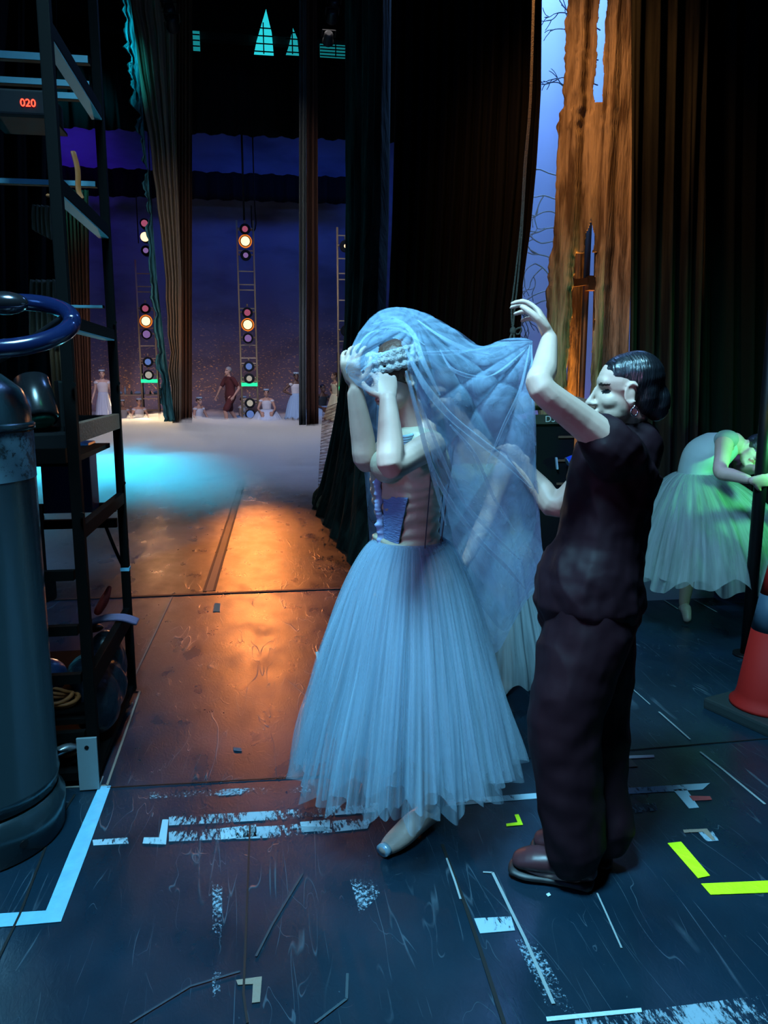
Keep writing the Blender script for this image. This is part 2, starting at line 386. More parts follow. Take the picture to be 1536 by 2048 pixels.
b = NB(); box(b, (0, (YS+34)/2, -.049), (30, 34-YS, .102)); struct('floor_stage', b, FLS)
DW = mat('black_wall_paint', (.006, .006, .007), .9, bump=.2, bscale=10)
for n_, c_, d_ in (('wall_left', (-15.1, 15, 9), (.2, 38.4, 18.2)), ('wall_right', (15.1, 15, 9), (.2, 38.4, 18.2)), ('wall_back', (0, 34.1, 9), (30, .2, 18.2)), ('wall_front', (0, -4.1, 9), (30, .2, 18.2)), ('ceiling', (0, 15, 18.2), (30.4, 38.4, .2))):
    b = NB(); box(b, c_, d_); struct(n_, b, DW)
# dark joint strip of the vinyl edge, sunk track, board seams of the wing floor
SEAM = mat('joint_dark', (.004, .004, .004), .6); SEAML = mat('joint_worn_edge', (.16, .15, .13), .6)
k = [0]
def trim(pts, w, mt, z=.0025, h=.002):
    k[0] += 1; b = NB()
    for a, c in zip(pts[:-1], pts[1:]): bar(b, (a[0], a[1], z), (c[0], c[1], z), w, h)
    return struct('trim_%d' % k[0], b, mt)
trim([(-6, YS+.02), (8, YS-.03)], .035, SEAM, .004)
tr0, tr1 = fl(418, 1183), fl(494, 935)
for dx in (-.035, .035): trim([(tr0.x+dx, tr0.y), (tr1.x+dx, tr1.y)], .018, SEAM, .0045)
trim([(tr0.x, tr0.y), (tr1.x, tr1.y)], .05, mat('track_rubber', (.03, .028, .026), .5), .0035)
for pts, w, mt in (([(100, 1385), (280, 1383), (214, 1572), (100, 1577)], .009, SEAML), ([(345, 1193), (280, 1330), (262, 1368)], .008, SEAML),
                   ([(-30, 1975), (40, 1830), (72, 1745), (105, 1660), (150, 1590)], .007, SEAM), ([(214, 1576), (600, 1555), (1536, 1478)], .005, SEAM),
                   ([(495, 2048), (487, 1990), (496, 1760), (500, 1650)], .006, SEAM), ([(884, 1690), (930, 1810), (960, 1900), (1012, 2060)], .010, SEAM)):
    trim([fl(*q) for q in pts], w, mt)

# tapes on the floor
TAPEB = mat('blue_white_gaffer', (.15, .42, .58), .7, bump=.5, bscale=12, var=.1, vscale=14)
TAPEY = mat('fluorescent_yellow_tape', (.66, .98, .005), .6, bump=.4, bscale=18, var=.06)
TAPEW = mat('white_cloth_tape', (.42, .56, .62), .7, bump=.3)
TAPEG = mat('grey_tape', (.10, .13, .11), .7)
TAPET = mat('tan_tape', (.22, .17, .13), .75, bump=.3)
def poly_floor(name, loops, mt, label, cat='tape', z=.0022, group=None):
    b = NB(); c = fl(*loops[0][0])
    for lp in loops: prism(b, [((fl(*q)-c).x, (fl(*q)-c).y) for q in lp], 0, .0012)
    o = link(name, b, mt); o.location = (c.x, c.y, z); return tag(o, label, cat, group)
poly_floor('floor_tape', [[(198, 1574), (222, 1573), (172, 1712), (122, 1845), (0, 1856), (-40, 1859), (-40, 1833), (0, 1829), (92, 1823), (140, 1705)]], TAPEB, 'long pale blue tape bent in an L beside the metal gas cylinder')
poly_floor('floor_tape', [[(1335, 1688), (1362, 1685), (1420, 1753), (1396, 1758)]], TAPEY, 'upper slanting strip of bright yellow tape right of the shoes')
poly_floor('floor_tape', [[(1402, 1769), (1560, 1762), (1560, 1786), (1421, 1791)]], TAPEY, 'level strip of bright yellow tape running out of frame at right')
poly_floor('floor_tape', [[(1029, 1631), (1037, 1630), (1046, 1651), (1013, 1654), (1012, 1649), (1035, 1646)]], TAPEY, 'small yellow tape corner mark between the ballet shoe and the dark trousers')
poly_floor('floor_tape', [[(472, 1962), (524, 1955), (520, 2006), (504, 2008), (506, 1970), (476, 1972)]], TAPET, 'short tan tape corner mark near the bottom edge')
poly_floor('floor_tape', [[(1092, 2036), (1282, 2018), (1284, 2026), (1094, 2045)]], TAPEW, 'thin white strip of tape at the bottom right')
poly_floor('floor_tape', [[(631, 1305), (637, 1304), (646, 1354), (640, 1356)]], TAPEW, 'thin white strip of tape left of the tulle skirt')
poly_floor('floor_tape', [[(1241, 1513), (1308, 1511), (1309, 1516), (1243, 1519)]], TAPEW, 'thin white strip of tape right of the dark trousers')
poly_floor('floor_tape', [[(1244, 1520), (1262, 1519), (1275, 1534), (1252, 1536)]], TAPEG, 'grey green patch of tape under the thin white strip')
poly_floor('floor_tape', [[(429, 1207), (441, 1207), (440, 1224), (426, 1224)]], TAPEG, 'small dark grey tape square on the orange lit floor')
poly_floor('floor_tape', [[(1378, 1593), (1420, 1594), (1424, 1601), (1386, 1603)]], mat('red_tape', (.30, .05, .05), .7), 'faded red tape scrap beside the worn white marks')
poly_floor('floor_tape', [[(1366, 1661), (1414, 1659), (1430, 1681), (1424, 1682), (1406, 1665), (1368, 1667)]], TAPET, 'thin tan tape corner above the yellow strips')
poly_floor('floor_tape', [[(466, 1496), (482, 1497), (484, 1504), (468, 1503)]], mat('dark_blue_tape', (.01, .05, .08), .6), 'small dark blue scrap lying on the brown floor')
poly_floor('paper_scrap', [[(1092, 1790), (1098, 1787), (1102, 1792), (1096, 1795)]], TAPEW, 'tiny white paper scrap in front of the dark shoes', 'scrap')
# worn paint and tape residue: the colour survives only in flakes
def worn(name, c, th, sc_=60, st=(1, 1, 1)):
    m = bpy.data.materials.new(name); m.use_nodes = True; nt = m.node_tree; N = nt.nodes; L = nt.links; bs = N['Principled BSDF']
    bs.inputs['Base Color'].default_value = c+(1,); bs.inputs['Roughness'].default_value = .7
    tr = N.new('ShaderNodeBsdfTransparent'); mx = N.new('ShaderNodeMixShader'); L.new(tr.outputs[0], mx.inputs[1]); L.new(bs.outputs[0], mx.inputs[2]); L.new(mx.outputs[0], N['Material Output'].inputs[0])
    tc = N.new('ShaderNodeTexCoord'); mp = N.new('ShaderNodeMapping'); mp.inputs['Scale'].default_value = st; L.new(tc.outputs['Object'], mp.inputs[0])
    n = N.new('ShaderNodeTexNoise'); n.inputs['Scale'].default_value = sc_; n.inputs['Detail'].default_value = 8; n.inputs['Roughness'].default_value = .85; L.new(mp.outputs[0], n.inputs['Vector'])
    n2 = N.new('ShaderNodeTexNoise'); n2.inputs['Scale'].default_value = 5; n2.inputs['Detail'].default_value = 2; L.new(tc.outputs['Object'], n2.inputs['Vector'])
    ad = N.new('ShaderNodeMath'); ad.operation = 'MULTIPLY_ADD'; ad.inputs[1].default_value = .45; L.new(n2.outputs['Fac'], ad.inputs[0]); L.new(n.outputs['Fac'], ad.inputs[2])
    g = N.new('ShaderNodeMath'); g.operation = 'GREATER_THAN'; g.inputs[1].default_value = th; L.new(ad.outputs[0], g.inputs[0]); L.new(g.outputs[0], mx.inputs[0])
    return m
W1 = worn('worn_white_marking', (.22, .33, .40), .775, 75, (1, .30, 1)); W2 = worn('worn_white_marking_solid', (.28, .42, .50), .70, 70, (1, .35, 1)); W3 = worn('worn_specks', (.22, .34, .42), .83, 90)
def wm(q, mt, label): poly_floor('worn_tape', [q], mt, label, 'worn tape', .0012)
wm([(185, 1681), (255, 1676), (257, 1688), (187, 1692)], W2, 'worn white floor mark right of the pale blue tape')
wm([(325, 1640), (337, 1640), (332, 1690), (285, 1688), (288, 1676), (318, 1676)], W2, 'worn white corner mark on the floor at left')
wm([(338, 1634), (560, 1622), (760, 1606), (760, 1624), (560, 1640), (338, 1652)], W1, 'upper broken white dashed line running under the skirt')
wm([(338, 1664), (560, 1652), (745, 1636), (735, 1658), (560, 1676), (338, 1684)], W1, 'lower broken white dashed line running under the skirt')
wm([(440, 1658), (512, 1650), (514, 1674), (442, 1680)], W2, 'solid worn white block within the broken dashed line')
wm([(600, 1645), (660, 1640), (660, 1662), (604, 1665)], W2, 'second worn white block just left of the ballet shoe')
wm([(300, 1585), (620, 1572), (622, 1584), (300, 1598)], W3, 'faint flaked white line behind the dashed line')
wm([(890, 1601), (1088, 1586), (1096, 1596), (1000, 1604), (890, 1614)], W2, 'worn white line between skirt and dark trousers')
wm([(1236, 1578), (1420, 1567), (1405, 1580), (1236, 1590)], W2, 'worn white line right of the dark trousers')
wm([(1346, 1580), (1372, 1578), (1398, 1616), (1378, 1618)], W2, 'worn white slanting mark crossing the white line at right')
wm([(1230, 1612), (1310, 1606), (1316, 1622), (1232, 1630)], W1, 'flaked white patch beside the trouser hem')
wm([(1396, 1664), (1424, 1662), (1438, 1682), (1412, 1684)], W1, 'flaked white patch above the yellow tape')
wm([(948, 1838), (1022, 1834), (1030, 1862), (960, 1868)], W2, 'worn white block in the middle of the near floor')
wm([(1030, 1880), (1070, 1880), (1160, 2040), (1100, 2030)], W3, 'scatter of white flakes beside the long scratched line')
wm([(1150, 2040), (1540, 1990), (1560, 2060), (1150, 2062)], W1, 'band of white flaked paint along the bottom right')
wm([(700, 1760), (740, 1700), (760, 1790), (720, 1830)], W3, 'white flakes on the floor in front of the ballet shoe')
wm([(425, 1770), (445, 1770), (440, 2010), (425, 2010)], W3, 'column of white flecks left of the tan tape')
RES = mat('tape_residue', (.22, .27, .28), .7)
def scratch(pts, w, label, mt=None):
    b = NB(); c = fl(*pts[0])
    for a, d in zip(pts[:-1], pts[1:]): bar(b, fl(*a)-c, fl(*d)-c, w, .0008)
    o = link('floor_scratch', b, mt or RES); o.location = (c.x, c.y, .0035); tag(o, label, 'scratch')
scratch([(893, 1718), (910, 1765), (921, 1800)], .006, 'bright straight scratch running down from the ballet shoe')
scratch([(985, 1747), (1018, 1815), (1050, 1880), (1107, 2010)], .009, 'long pale scratched line in the middle of the near floor')
scratch([(1194, 1788), (1213, 1830), (1243, 1898)], .005, 'thin pale scratch below the dark shoes')
scratch([(966, 1746), (985, 1747)], .006, 'short pale tick at the head of the long scratched line')
scratch([(260, 2048), (380, 1975), (480, 1945)], .006, 'pale curved scratch at the bottom left', mat('faint_scuff', (.015, .035, .05), .6))
scratch([(695, 1949), (693, 2000), (630, 2048)], .007, 'bent pale scuff at the bottom centre', mat('faint_scuff2', (.025, .05, .065), .6))
scratch([(512, 1915), (545, 1850), (605, 1750)], .006, 'slanting dull scuff in front of the skirt', mat('faint_scuff3', (.012, .03, .042), .6))
scratch([(1266, 1380), (1300, 1410)], .006, 'short yellowish scratch right of the trousers')
scratch([(1318, 1425), (1380, 1480)], .008, 'long yellowish scratch running toward the right edge')
scratch([(1400, 1505), (1445, 1540), (1530, 1610)], .009, 'broken pale scratch near the right edge')
scratch([(1328, 1201), (1356, 1219)], .012, 'short lilac streak left of the far dancer foot')
scratch([(1388, 1200), (1434, 1225)], .010, 'long lilac streak right of the far dancer foot')

# ---------------------------------------------------------------- far stage: backdrop, borders, gallery
def backdrop_mat(name, base, speck=(.9, .55, .25), top=None):
    m = bpy.data.materials.new(name); m.use_nodes = True; nt = m.node_tree; N = nt.nodes; L = nt.links; b = N['Principled BSDF']; b.inputs['Roughness'].default_value = .9
    tc = N.new('ShaderNodeTexCoord'); sx = N.new('ShaderNodeSeparateXYZ'); L.new(tc.outputs['Object'], sx.inputs[0])
    def n_(s, d, st): 
        mp = N.new('ShaderNodeMapping'); mp.inputs['Scale'].default_value = st; L.new(tc.outputs['Object'], mp.inputs[0])
        x = N.new('ShaderNodeTexNoise'); x.inputs['Scale'].default_value = s; x.inputs['Detail'].default_value = d; L.new(mp.outputs[0], x.inputs['Vector']); return x.outputs['Fac']
    def mr(src, a, b_, lo, hi):
        r = N.new('ShaderNodeMapRange'); [setattr(r.inputs[i], 'default_value', v) for i, v in ((1, a), (2, b_), (3, lo), (4, hi))]; L.new(src, r.inputs[0]); return r.outputs[0]
    def ma(op, a, b_):
        k_ = N.new('ShaderNodeMath'); k_.operation = op
        for i, x in enumerate((a, b_)):
            if isinstance(x, (int, float)): k_.inputs[i].default_value = x
            else: L.new(x, k_.inputs[i])
        return k_.outputs[0]
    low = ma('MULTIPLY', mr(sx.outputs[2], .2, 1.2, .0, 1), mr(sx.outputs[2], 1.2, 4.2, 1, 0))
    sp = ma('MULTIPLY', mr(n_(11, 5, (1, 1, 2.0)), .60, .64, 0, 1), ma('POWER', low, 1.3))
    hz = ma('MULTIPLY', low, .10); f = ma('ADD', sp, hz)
    cl = mr(n_(.5, 5, (1, 1, 2.5)), .3, .7, .6, 1.25)
    m1 = N.new('ShaderNodeMix'); m1.data_type = 'RGBA'; m1.inputs[6].default_value = (0, 0, 0, 1); m1.inputs[7].default_value = base+(1,); L.new(cl, m1.inputs[0])
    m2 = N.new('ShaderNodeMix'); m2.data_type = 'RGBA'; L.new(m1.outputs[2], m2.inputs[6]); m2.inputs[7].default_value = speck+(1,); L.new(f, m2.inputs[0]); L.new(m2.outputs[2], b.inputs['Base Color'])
    return m
b = NB()
sheet(b, lambda u, v: Vector((-13+20*u, 28.6+.05*sin(u*40), 11.2*v)), 80, 20)
solid(tag(link('painted_backdrop', b, backdrop_mat('night_village_cloth', (.13, .15, .26), (1.0, .62, .28))), 'night blue painted backdrop with golden specks across the back of the stage', 'backdrop'), .01)
def border(name, x0, x1, y, z0, z1, label, folds=60, mt=DARKCLOTH):
    b = NB(); sheet(b, lambda u, v: Vector(((x1-x0)*(u-.5), .10*sin(u*folds*6.28)+.04*sin(u*folds*15), (z1-z0)*v)), folds*8, 3)
    o = solid(link(name, b, mt), .01); o.location = ((x0+x1)/2, y, z0); return tag(o, label, 'curtain')
border('border_curtain', -14, 8, 23.6, P(500, 272, 23.6).z, P(500, 112, 23.6).z, 'black valance hanging across the stage below the lit gallery', 40)
border('border_curtain', -9, 3, 27.6, P(500, 402, 27.6).z, P(500, 347, 27.6).z, 'narrow black valance low in front of the night backdrop', 20)
border('border_curtain', -14, 14, 33.2, 0, 13.2, 'tall black curtain behind the night backdrop', 40)
# gallery behind with lit openings
GALL = mat('gallery_wall', (.012, .02, .022), .8)
CY = lambda s: emis('lit_gallery_glass', (.02, .55, .62), s)
gy = 30.5
g = thing('fly_gallery', 'dark fly gallery high at the back with cyan lit openings', 'gallery', (0, gy, 0))
def gp(x, y): q = P(x, y, gy); return q-Vector((0, gy, 0))
b = NB(); 
a0, a1 = gp(180, 118), gp(760, 118)
box(b, ((a0.x+a1.x)/2, .3, 13.45), (a1.x-a0.x, .3, .25)); link('gallery_deck', b, GALL, g)
for (x0, y0, x1, y1, e) in ((371, 63, 399, 107, .35), (508, 48, 546, 108, 1.15), (572, 58, 597, 109, .6), (640, 92, 702, 114, .25)):
    q0, q1 = gp(x0, y1), gp(x1, y0)
    b = NB()
    if y0 == 48 or y0 == 58:   # opening narrows to a point between hanging cloths
        tp = gp(532 if y0 == 48 else 586, 18 if y0 == 48 else 56); A = [b.verts.new(v) for v in (q0, Vector((q1.x, 0, q0.z)), Vector((q1.x-.05, 0, q1.z-.3)), tp, Vector((q0.x+.1, 0, q1.z-.6)))]
        f_ = b.faces.new(A); r_ = bmesh.ops.extrude_face_region(b, geom=[f_]); bmesh.ops.translate(b, vec=(0, .05, 0), verts=[v for v in r_['geom'] if isinstance(v, bmesh.types.BMVert)])
    else: box(b, ((q0.x+q1.x)/2, 0, (q0.z+q1.z)/2), (q1.x-q0.x, .05, q1.z-q0.z))
    w_ = link('gallery_window', b, CY(e), g)
    b = NB()
    for i in range(4):
        zz = q0.z+(q1.z-q0.z)*(i+.3)/4; box(b, ((q0.x+q1.x)/2, -.06, zz), (q1.x-q0.x, .03, .035))
    box(b, ((q0.x+q1.x)/2, -.07, (q0.z+q1.z)/2), (.04, .03, q1.z-q0.z)); link('glazing_bar', b, BLACK, w_)
# overhead lamps with dim lenses
def par(name, loc, rx, lens, label, group=None, s=1.0, rz=0):
    t = thing(name, label, 'stage lamp', loc, rz, group); t.rotation_euler = (rx, 0, rz); t.scale = (s,)*3
    b = NB(); lathe(b, [(.05, .22), (.09, .18), (.10, .02), (.115, .0), (.115, -.03), (.105, -.03)], seg=24); link('housing', b, BLACK, t)
    b = NB(); lathe(b, [(.0, -.005), (.07, -.012), (.104, -.005), (.104, .01), (0, .01)], seg=24); link('lens', b, lens, t)
    b = NB(); bar(b, (-.13, 0, .1), (-.13, 0, .3), .02, .004); bar(b, (.13, 0, .1), (.13, 0, .3), .02, .004); bar(b, (-.13, 0, .3), (.13, 0, .3), .02, .004); link('yoke', b, BLACK, t)
    return t
LB = emis('dim_blue_lens', (.08, .25, .7), .5); LV = emis('dim_violet_lens', (.12, .10, .7), .45); LP_ = emis('dim_pink_lens', (.5, .3, .6), .35)
for i, (x, y, ln, nm) in enumerate(((333, 6, LB, 'topmost pale blue'), (341, 32, LB, 'middle pale blue'), (346, 53, LV, 'lowest violet'))):
    par('stage_lamp', P(x, y, 19), pi/2-.3, ln, '%s lens of the three small lamps at top left' % nm, None, 1.3)
for i, (x, y, ln, nm) in enumerate(((667, 16, LV, 'topmost violet'), (663, 38, LP_, 'middle pinkish'), (656, 82, LP_, 'lowest pinkish'))):
    par('stage_lamp', P(x, y, 17), pi/2-.3, ln, '%s lens of the three small lamps at top centre' % nm, None, 1.0)

# ---------------------------------------------------------------- lighting ladders with lamps
LAMPON = emis('burning_amber_lamp', (1.0, .62, .30), 2.4); HALO = emis('painted_halo', (1.0, .25, .03), .75)
LPK = emis('pink_gel', (.75, .16, .30), .45); LPU = emis('violet_gel', (.50, .28, .75), .4); LWH = emis('white_lens', (.75, .7, .6), .5); LBL = emis('blue_gel', (.2, .35, .9), .5)
GREEN = emis('green_tube', (.02, .75, .30), 1.6)
LADM = mat('aluminium_ladder', (.55, .38, .22), .5, .2)
def ladder(px, Y, top, label, w=.48, lamps=(), green=None, tall=True):
    base = fl(px, 900); q = P(px, 700, Y); base = Vector((q.x, Y, 0)); t = thing('lighting_ladder', label, 'lighting ladder', base)
    zt = P(px, top, Y).z
    for s in (-1, 1):
        b = NB(); cyl(b, (s*w/2, 0, .02), (s*w/2, 0, zt), .028, seg=10); link('upright', b, LADM, t)
        b = NB(); cyl(b, (s*w/2, .28, .02), (s*w/2, .28, zt*.4), .02, seg=8); link('rear_upright', b, BLACK, t)
    z = .3; n = 0
    while z < zt:
        b = NB(); bar(b, (-w/2, 0, z), (w/2, 0, z), .03); 
        if n % 4 == 3: bar(b, (-w/2, 0, z+.16), (w/2, 0, z+.16), .03)
        link('rung', b, LADM, t); z += .55 if z < 4.2 else (1.25 if z < zt-1.8 else .6); n += 1
    for (y, kind, r) in lamps:
        z = P(px, y, Y).z; mt = {'on': LAMPON, 'pk': LPK, 'pu': LPU, 'wh': LWH, 'bl': LBL}[kind]
        b = NB(); 
        lathe(b, [(.08, .30), (.13, .2), (.15, .0), (.16, -.02), (.16, -.05), (.14, -.05)], seg=20); b.transform(Matrix.Translation((0, -.1, z)) @ Matrix.Rotation(-pi/2, 4, 'X') @ Matrix.Diagonal((1, 1, 1, 1))); 
        h = link('lamp_housing', b, BLACK, t)
        b = NB(); ell(b, (0, -.14, z), (r, .04, r), seg=16); link('lens', b, mt, h)
        if kind == 'on': b = NB(); ell(b, (0, -.125, z), (r*1.42, .03, r*1.42), seg=20); link('halo_disc', b, HALO, h)  # halo around a burning lens, added as an orange emitting disc
        b = NB(); 
        for s in (-1, 1): ell(b, (s*.19, -.1, z+.02), (.035, .03, .03), seg=8, rg=6)
        ell(b, (0, -.1, z+.22), (.03, .03, .05), seg=8, rg=6); link('knob', b, mat('brass_knob', (.5, .35, .2), .4, .6) if 'brass_knob' not in bpy.data.materials else bpy.data.materials['brass_knob'], h)
    if green: z = P(px, green, Y).z; b = NB(); cyl(b, (-w/2, -.06, z), (w/2, -.06, z), .055, seg=10); link('green_tube', b, GREEN, t)
    return t, base
LD1, LB1 = ladder(497, 25, 441, 'tall lighting ladder with two glowing amber lamps at the stage centre', .49, ((460, 'pk', .09), (484, 'on', .14), (512, 'pu', .08), (626, 'pk', .10), (650, 'on', .14), (677, 'pu', .11), (733, 'bl', .10), (757, 'wh', .09), (806, 'wh', .10), (828, 'bl', .12)), 769)
b = NB(); cyl(b, (-.02, 0, P(497, 441, 25).z), (-.02, 0, 11), .03, seg=8); link('hanging_cable', b, BLACK, LD1)
b = NB(); tube(b, [(.30, 0, 11), (.30, 0, 7), (.33, 0, 6.1), (.22, 0, 5.9), (.20, 0, 6.6)], [.02]*5, seg=8); link('hanging_cable', b, BLACK, LD1)
LD2, LB2 = ladder(296, 26, 520, 'lighting ladder standing behind the painted tree edge at left', .50, ((618, 'pk', .10), (643, 'on', .14), (669, 'pu', .12), (724, 'bl', .10), (750, 'wh', .11)), 762)
# hung upper cluster of the left ladder
t = thing('lamp_cluster', 'hanging cluster of three lamps above the left lighting ladder', 'stage lamp', Vector((P(291, 470, 26).x, 26, 0)))
b = NB(); bar(b, (-.22, 0, 5.6), (-.22, 0, 7.0), .03); bar(b, (.22, 0, 5.6), (.22, 0, 11), .03); link('hanging_frame', b, BLACK, t)
for y, mt, r in ((448, LPK, .1), (475, LAMPON, .14), (502, LPU, .08)):
    z = P(291, y, 26).z; b = NB(); cyl(b, (0, -.1, z), (0, .2, z), .15); h = link('lamp_housing', b, BLACK, t); b = NB(); ell(b, (0, -.12, z), (r, .04, r)); link('lens', b, mt, h)
LD3, LB3 = ladder(692, 22, 455, 'lighting ladder half hidden behind the dark tree trunk cloth', .42, ((494, 'on', .05), (662, 'on', .05)), 777)
# props table behind the left ladder
t = thing('props_table', 'long table with bottles and white cloths behind the left lighting ladder', 'table', (P(280, 780, 27).x, 27, 0))
b = NB(); box(b, (0, 0, .95), (2.0, .6, .04)); link('table_top', b, LADM, t)
for s in (-.95, .95):
    for q in (-.25, .25): b = NB(); bar(b, (s, q, 0), (s, q, .93), .04); link('leg', b, LADM, t)
b = NB(); box(b, (0, 0, .45), (1.9, .5, .03)); link('shelf', b, LADM, t)
for i in range(9):
    b = NB(); x = -.85+i*.2; hh = .12+.07*((i*7) % 3)
    if i % 3 == 1: ell(b, (0, 0, .05), (.11, .08, .055), seg=12)
    else: lathe(b, [(.035, 0), (.035, hh*.6), (.015, hh*.8), (.015, hh)], seg=10)
    o = link('folded_cloth' if i % 3 == 1 else 'bottle', b, WHITECL if i % 3 else mat('glass_green_%d' % i, (.05, .10, .08), .2)); o.location = (t.location.x+x, 26.85, .972)
    tag(o, 'white crumpled cloth on the far props table' if i % 3 == 1 else 'small bottle standing on the far props table', 'cloth' if i % 3 == 1 else 'bottle', 'cloths on the props table' if i % 3 == 1 else 'bottles on the props table')

# ---------------------------------------------------------------- drapes and painted cloths
def drape(name, pts_l, pts_r, folds, amp, mt, label, cat='curtain', nu=None, nv=24, keep=None, seed=0, edge=None, col=None):
    """hanging cloth between two vertical edge lines [(px,py,Y)...], folded in depth"""
    Lp = [P(*q) for q in pts_l]; Rp = [P(*q) for q in pts_r]
    def ev(ps, v):
        x = v*(len(ps)-1); i = min(int(x), len(ps)-2); return ps[i].lerp(ps[i+1], x-i)
    nu = nu or folds*10; o0 = Lp[-1].copy(); o0.z = min(p.z for p in Lp+Rp); b = NB()
    def fn(u, v):
        a, c = ev(Lp, v), ev(Rp, v); w = (c-a); d = w.copy(); d.z = 0; d.normalize(); nrm = Vector((d.y, -d.x, 0))
        uu = u+.02*noise.noise(Vector((u*9+seed, v*2, 0)))
        e = (edge(v) if edge else 0)*(1-u)
        k_ = noise.noise(Vector((u*folds*.7+seed, v*1.3, 3)))
        return a+w*u+d*e+nrm*amp*(sin(uu*folds*2*pi+.6*sin(3*v+seed))+.5*k_+.35*sin(uu*folds*4.7*pi+1))-o0
    sheet(b, fn, nu, nv, keep)
    o = solid(link(name, b, mt), .006); o.location = o0
    return tag(o, label, cat)
def bark(name, c1, c2, sc_=3, bump=.8, stx=(5, 5, .5)):
    m = mat(name, c1, .9, bump=bump, bscale=sc_*3, spec=.15, stretch=stx); nt = m.node_tree; N = nt.nodes; L = nt.links
    tc = N.new('ShaderNodeTexCoord'); mp = N.new('ShaderNodeMapping'); mp.inputs['Scale'].default_value = stx; L.new(tc.outputs['Object'], mp.inputs[0])
    n = N.new('ShaderNodeTexNoise'); n.inputs['Scale'].default_value = sc_; n.inputs['Detail'].default_value = 9; n.inputs['Distortion'].default_value = .6; L.new(mp.outputs[0], n.inputs['Vector'])
    r = N.new('ShaderNodeValToRGB'); r.color_ramp.elements[0].position = .36; r.color_ramp.elements[1].position = .64; r.color_ramp.elements[0].color = c2+(1,); r.color_ramp.elements[1].color = c1+(1,)
    L.new(n.outputs['Fac'], r.inputs[0]); L.new(r.outputs[0], N['Principled BSDF'].inputs['Base Color']); return m
BARKB = bark('painted_bark_brown', (.40, .30, .20), (.10, .065, .04), 5)
BARKD = bark('painted_bark_dark', (.022, .032, .026), (.004, .006, .005), 2)
BRVEL = mat('brown_velour', (.08, .035, .018), .9, spec=.1)
BRVELL = mat('tan_cloth_edge', (.20, .14, .09), .9, spec=.1)
# left leg with painted tree edge (cyan side light catches its rim)
drape('leg_curtain', [(232, -60, 22.4), (300, 270, 22.2), (330, 560, 22), (345, 846, 22)], [(352, -60, 22.4), (352, 270, 22.2), (362, 560, 22), (362, 846, 22)], 5, .10, BRVELL, 'tan pleated curtain with ragged tree edge left of the tall ladder', seed=2, edge=lambda v: .10*noise.noise(Vector((v*22, 1, 0)))+.05*noise.noise(Vector((v*60, 4, 0))))
drape('leg_curtain', [(350, -60, 22.6), (350, 846, 22.6)], [(384, -60, 22.6), (384, 846, 22.6)], 5, .08, BRVEL, 'dark brown pleated curtain beside the tan one')
drape('leg_curtain', [(120, 380, 24), (152, 846, 24)], [(176, 380, 24), (184, 846, 24)], 7, .08, BRVEL, 'dark brown pleated curtain seen through the black rack')
TREEC = bark('tree_cyan_light_tint', (.05, .20, .22), (.004, .012, .012), 3)  # the cyan side light is put into this bark colour too
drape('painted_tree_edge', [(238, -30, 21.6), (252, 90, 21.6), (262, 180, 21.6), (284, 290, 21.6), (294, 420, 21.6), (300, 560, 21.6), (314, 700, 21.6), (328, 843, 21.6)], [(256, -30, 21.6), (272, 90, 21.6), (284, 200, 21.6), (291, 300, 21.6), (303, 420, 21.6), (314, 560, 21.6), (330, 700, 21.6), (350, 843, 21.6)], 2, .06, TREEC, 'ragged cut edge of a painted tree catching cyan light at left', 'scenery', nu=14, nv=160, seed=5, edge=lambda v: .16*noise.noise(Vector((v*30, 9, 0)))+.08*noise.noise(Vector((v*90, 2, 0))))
drape('leg_curtain', [(598, -60, 20.5), (598, 850, 20.5)], [(613, -60, 20.5), (612, 850, 20.5)], 2, .06, mat('dark_olive_velour', (.035, .04, .035), .9), 'narrow dark olive curtain edge right of the tall ladder')
drape('leg_curtain', [(613, -60, 20.8), (613, 852, 20.8)], [(634, -60, 20.8), (637, 852, 20.8)], 2, .10, mat('near_black_brown_velour', (.06, .025, .015), .9, spec=.1), 'narrow black and brown curtain right of the olive edge')
# dark trunk cloth with spreading roots near the ballet dancer
Lp = [(700, -40, 9.17), (700, 200, 9.17), (699, 450, 9.17), (697, 640, 9.17), (690, 740, 9.17), (678, 820, 9.17), (664, 890, 9.17), (648, 955, 9.17), (628, 1011, 9.17)]
Rp = [(775, -40, 7.6), (772, 200, 7.6), (768, 450, 7.4), (760, 640, 7.0), (752, 740, 6.8), (744, 850, 6.5), (738, 960, 6.2), (732, 1070, 5.95), (722, 1158, 5.76)]
drape('tree_trunk_cloth', Lp, Rp, 6, .05, BARKD, 'dark green tree trunk cloth with spreading roots left of the veiled dancer', 'scenery', nu=90, nv=60, seed=8, edge=lambda v: .05*noise.noise(Vector((v*25, 9, 0))))
NET = tulle('scenery_net', (.25, .16, .10, 1), .5, (3, 70, 1), .9)
b = NB(); q = [P(645, 818, 9.3), P(690, 800, 9.3), P(690, 1000, 9.3), P(634, 1000, 9.3)]
sheet(b, lambda u, v: (q[0].lerp(q[1], u)).lerp(q[3].lerp(q[2], u), v)-q[3], 20, 60)
for i in range(30):
    a = q[0].lerp(q[3], i/29)-q[3]; c = q[1].lerp(q[2], i/29)-q[3]; cyl(b, a, c, .004, seg=5)
o = link('scenery_net', b, NET); o.location = q[3]; tag(o, 'brown net strip hanging at the left rim of the dark trunk cloth', 'net')
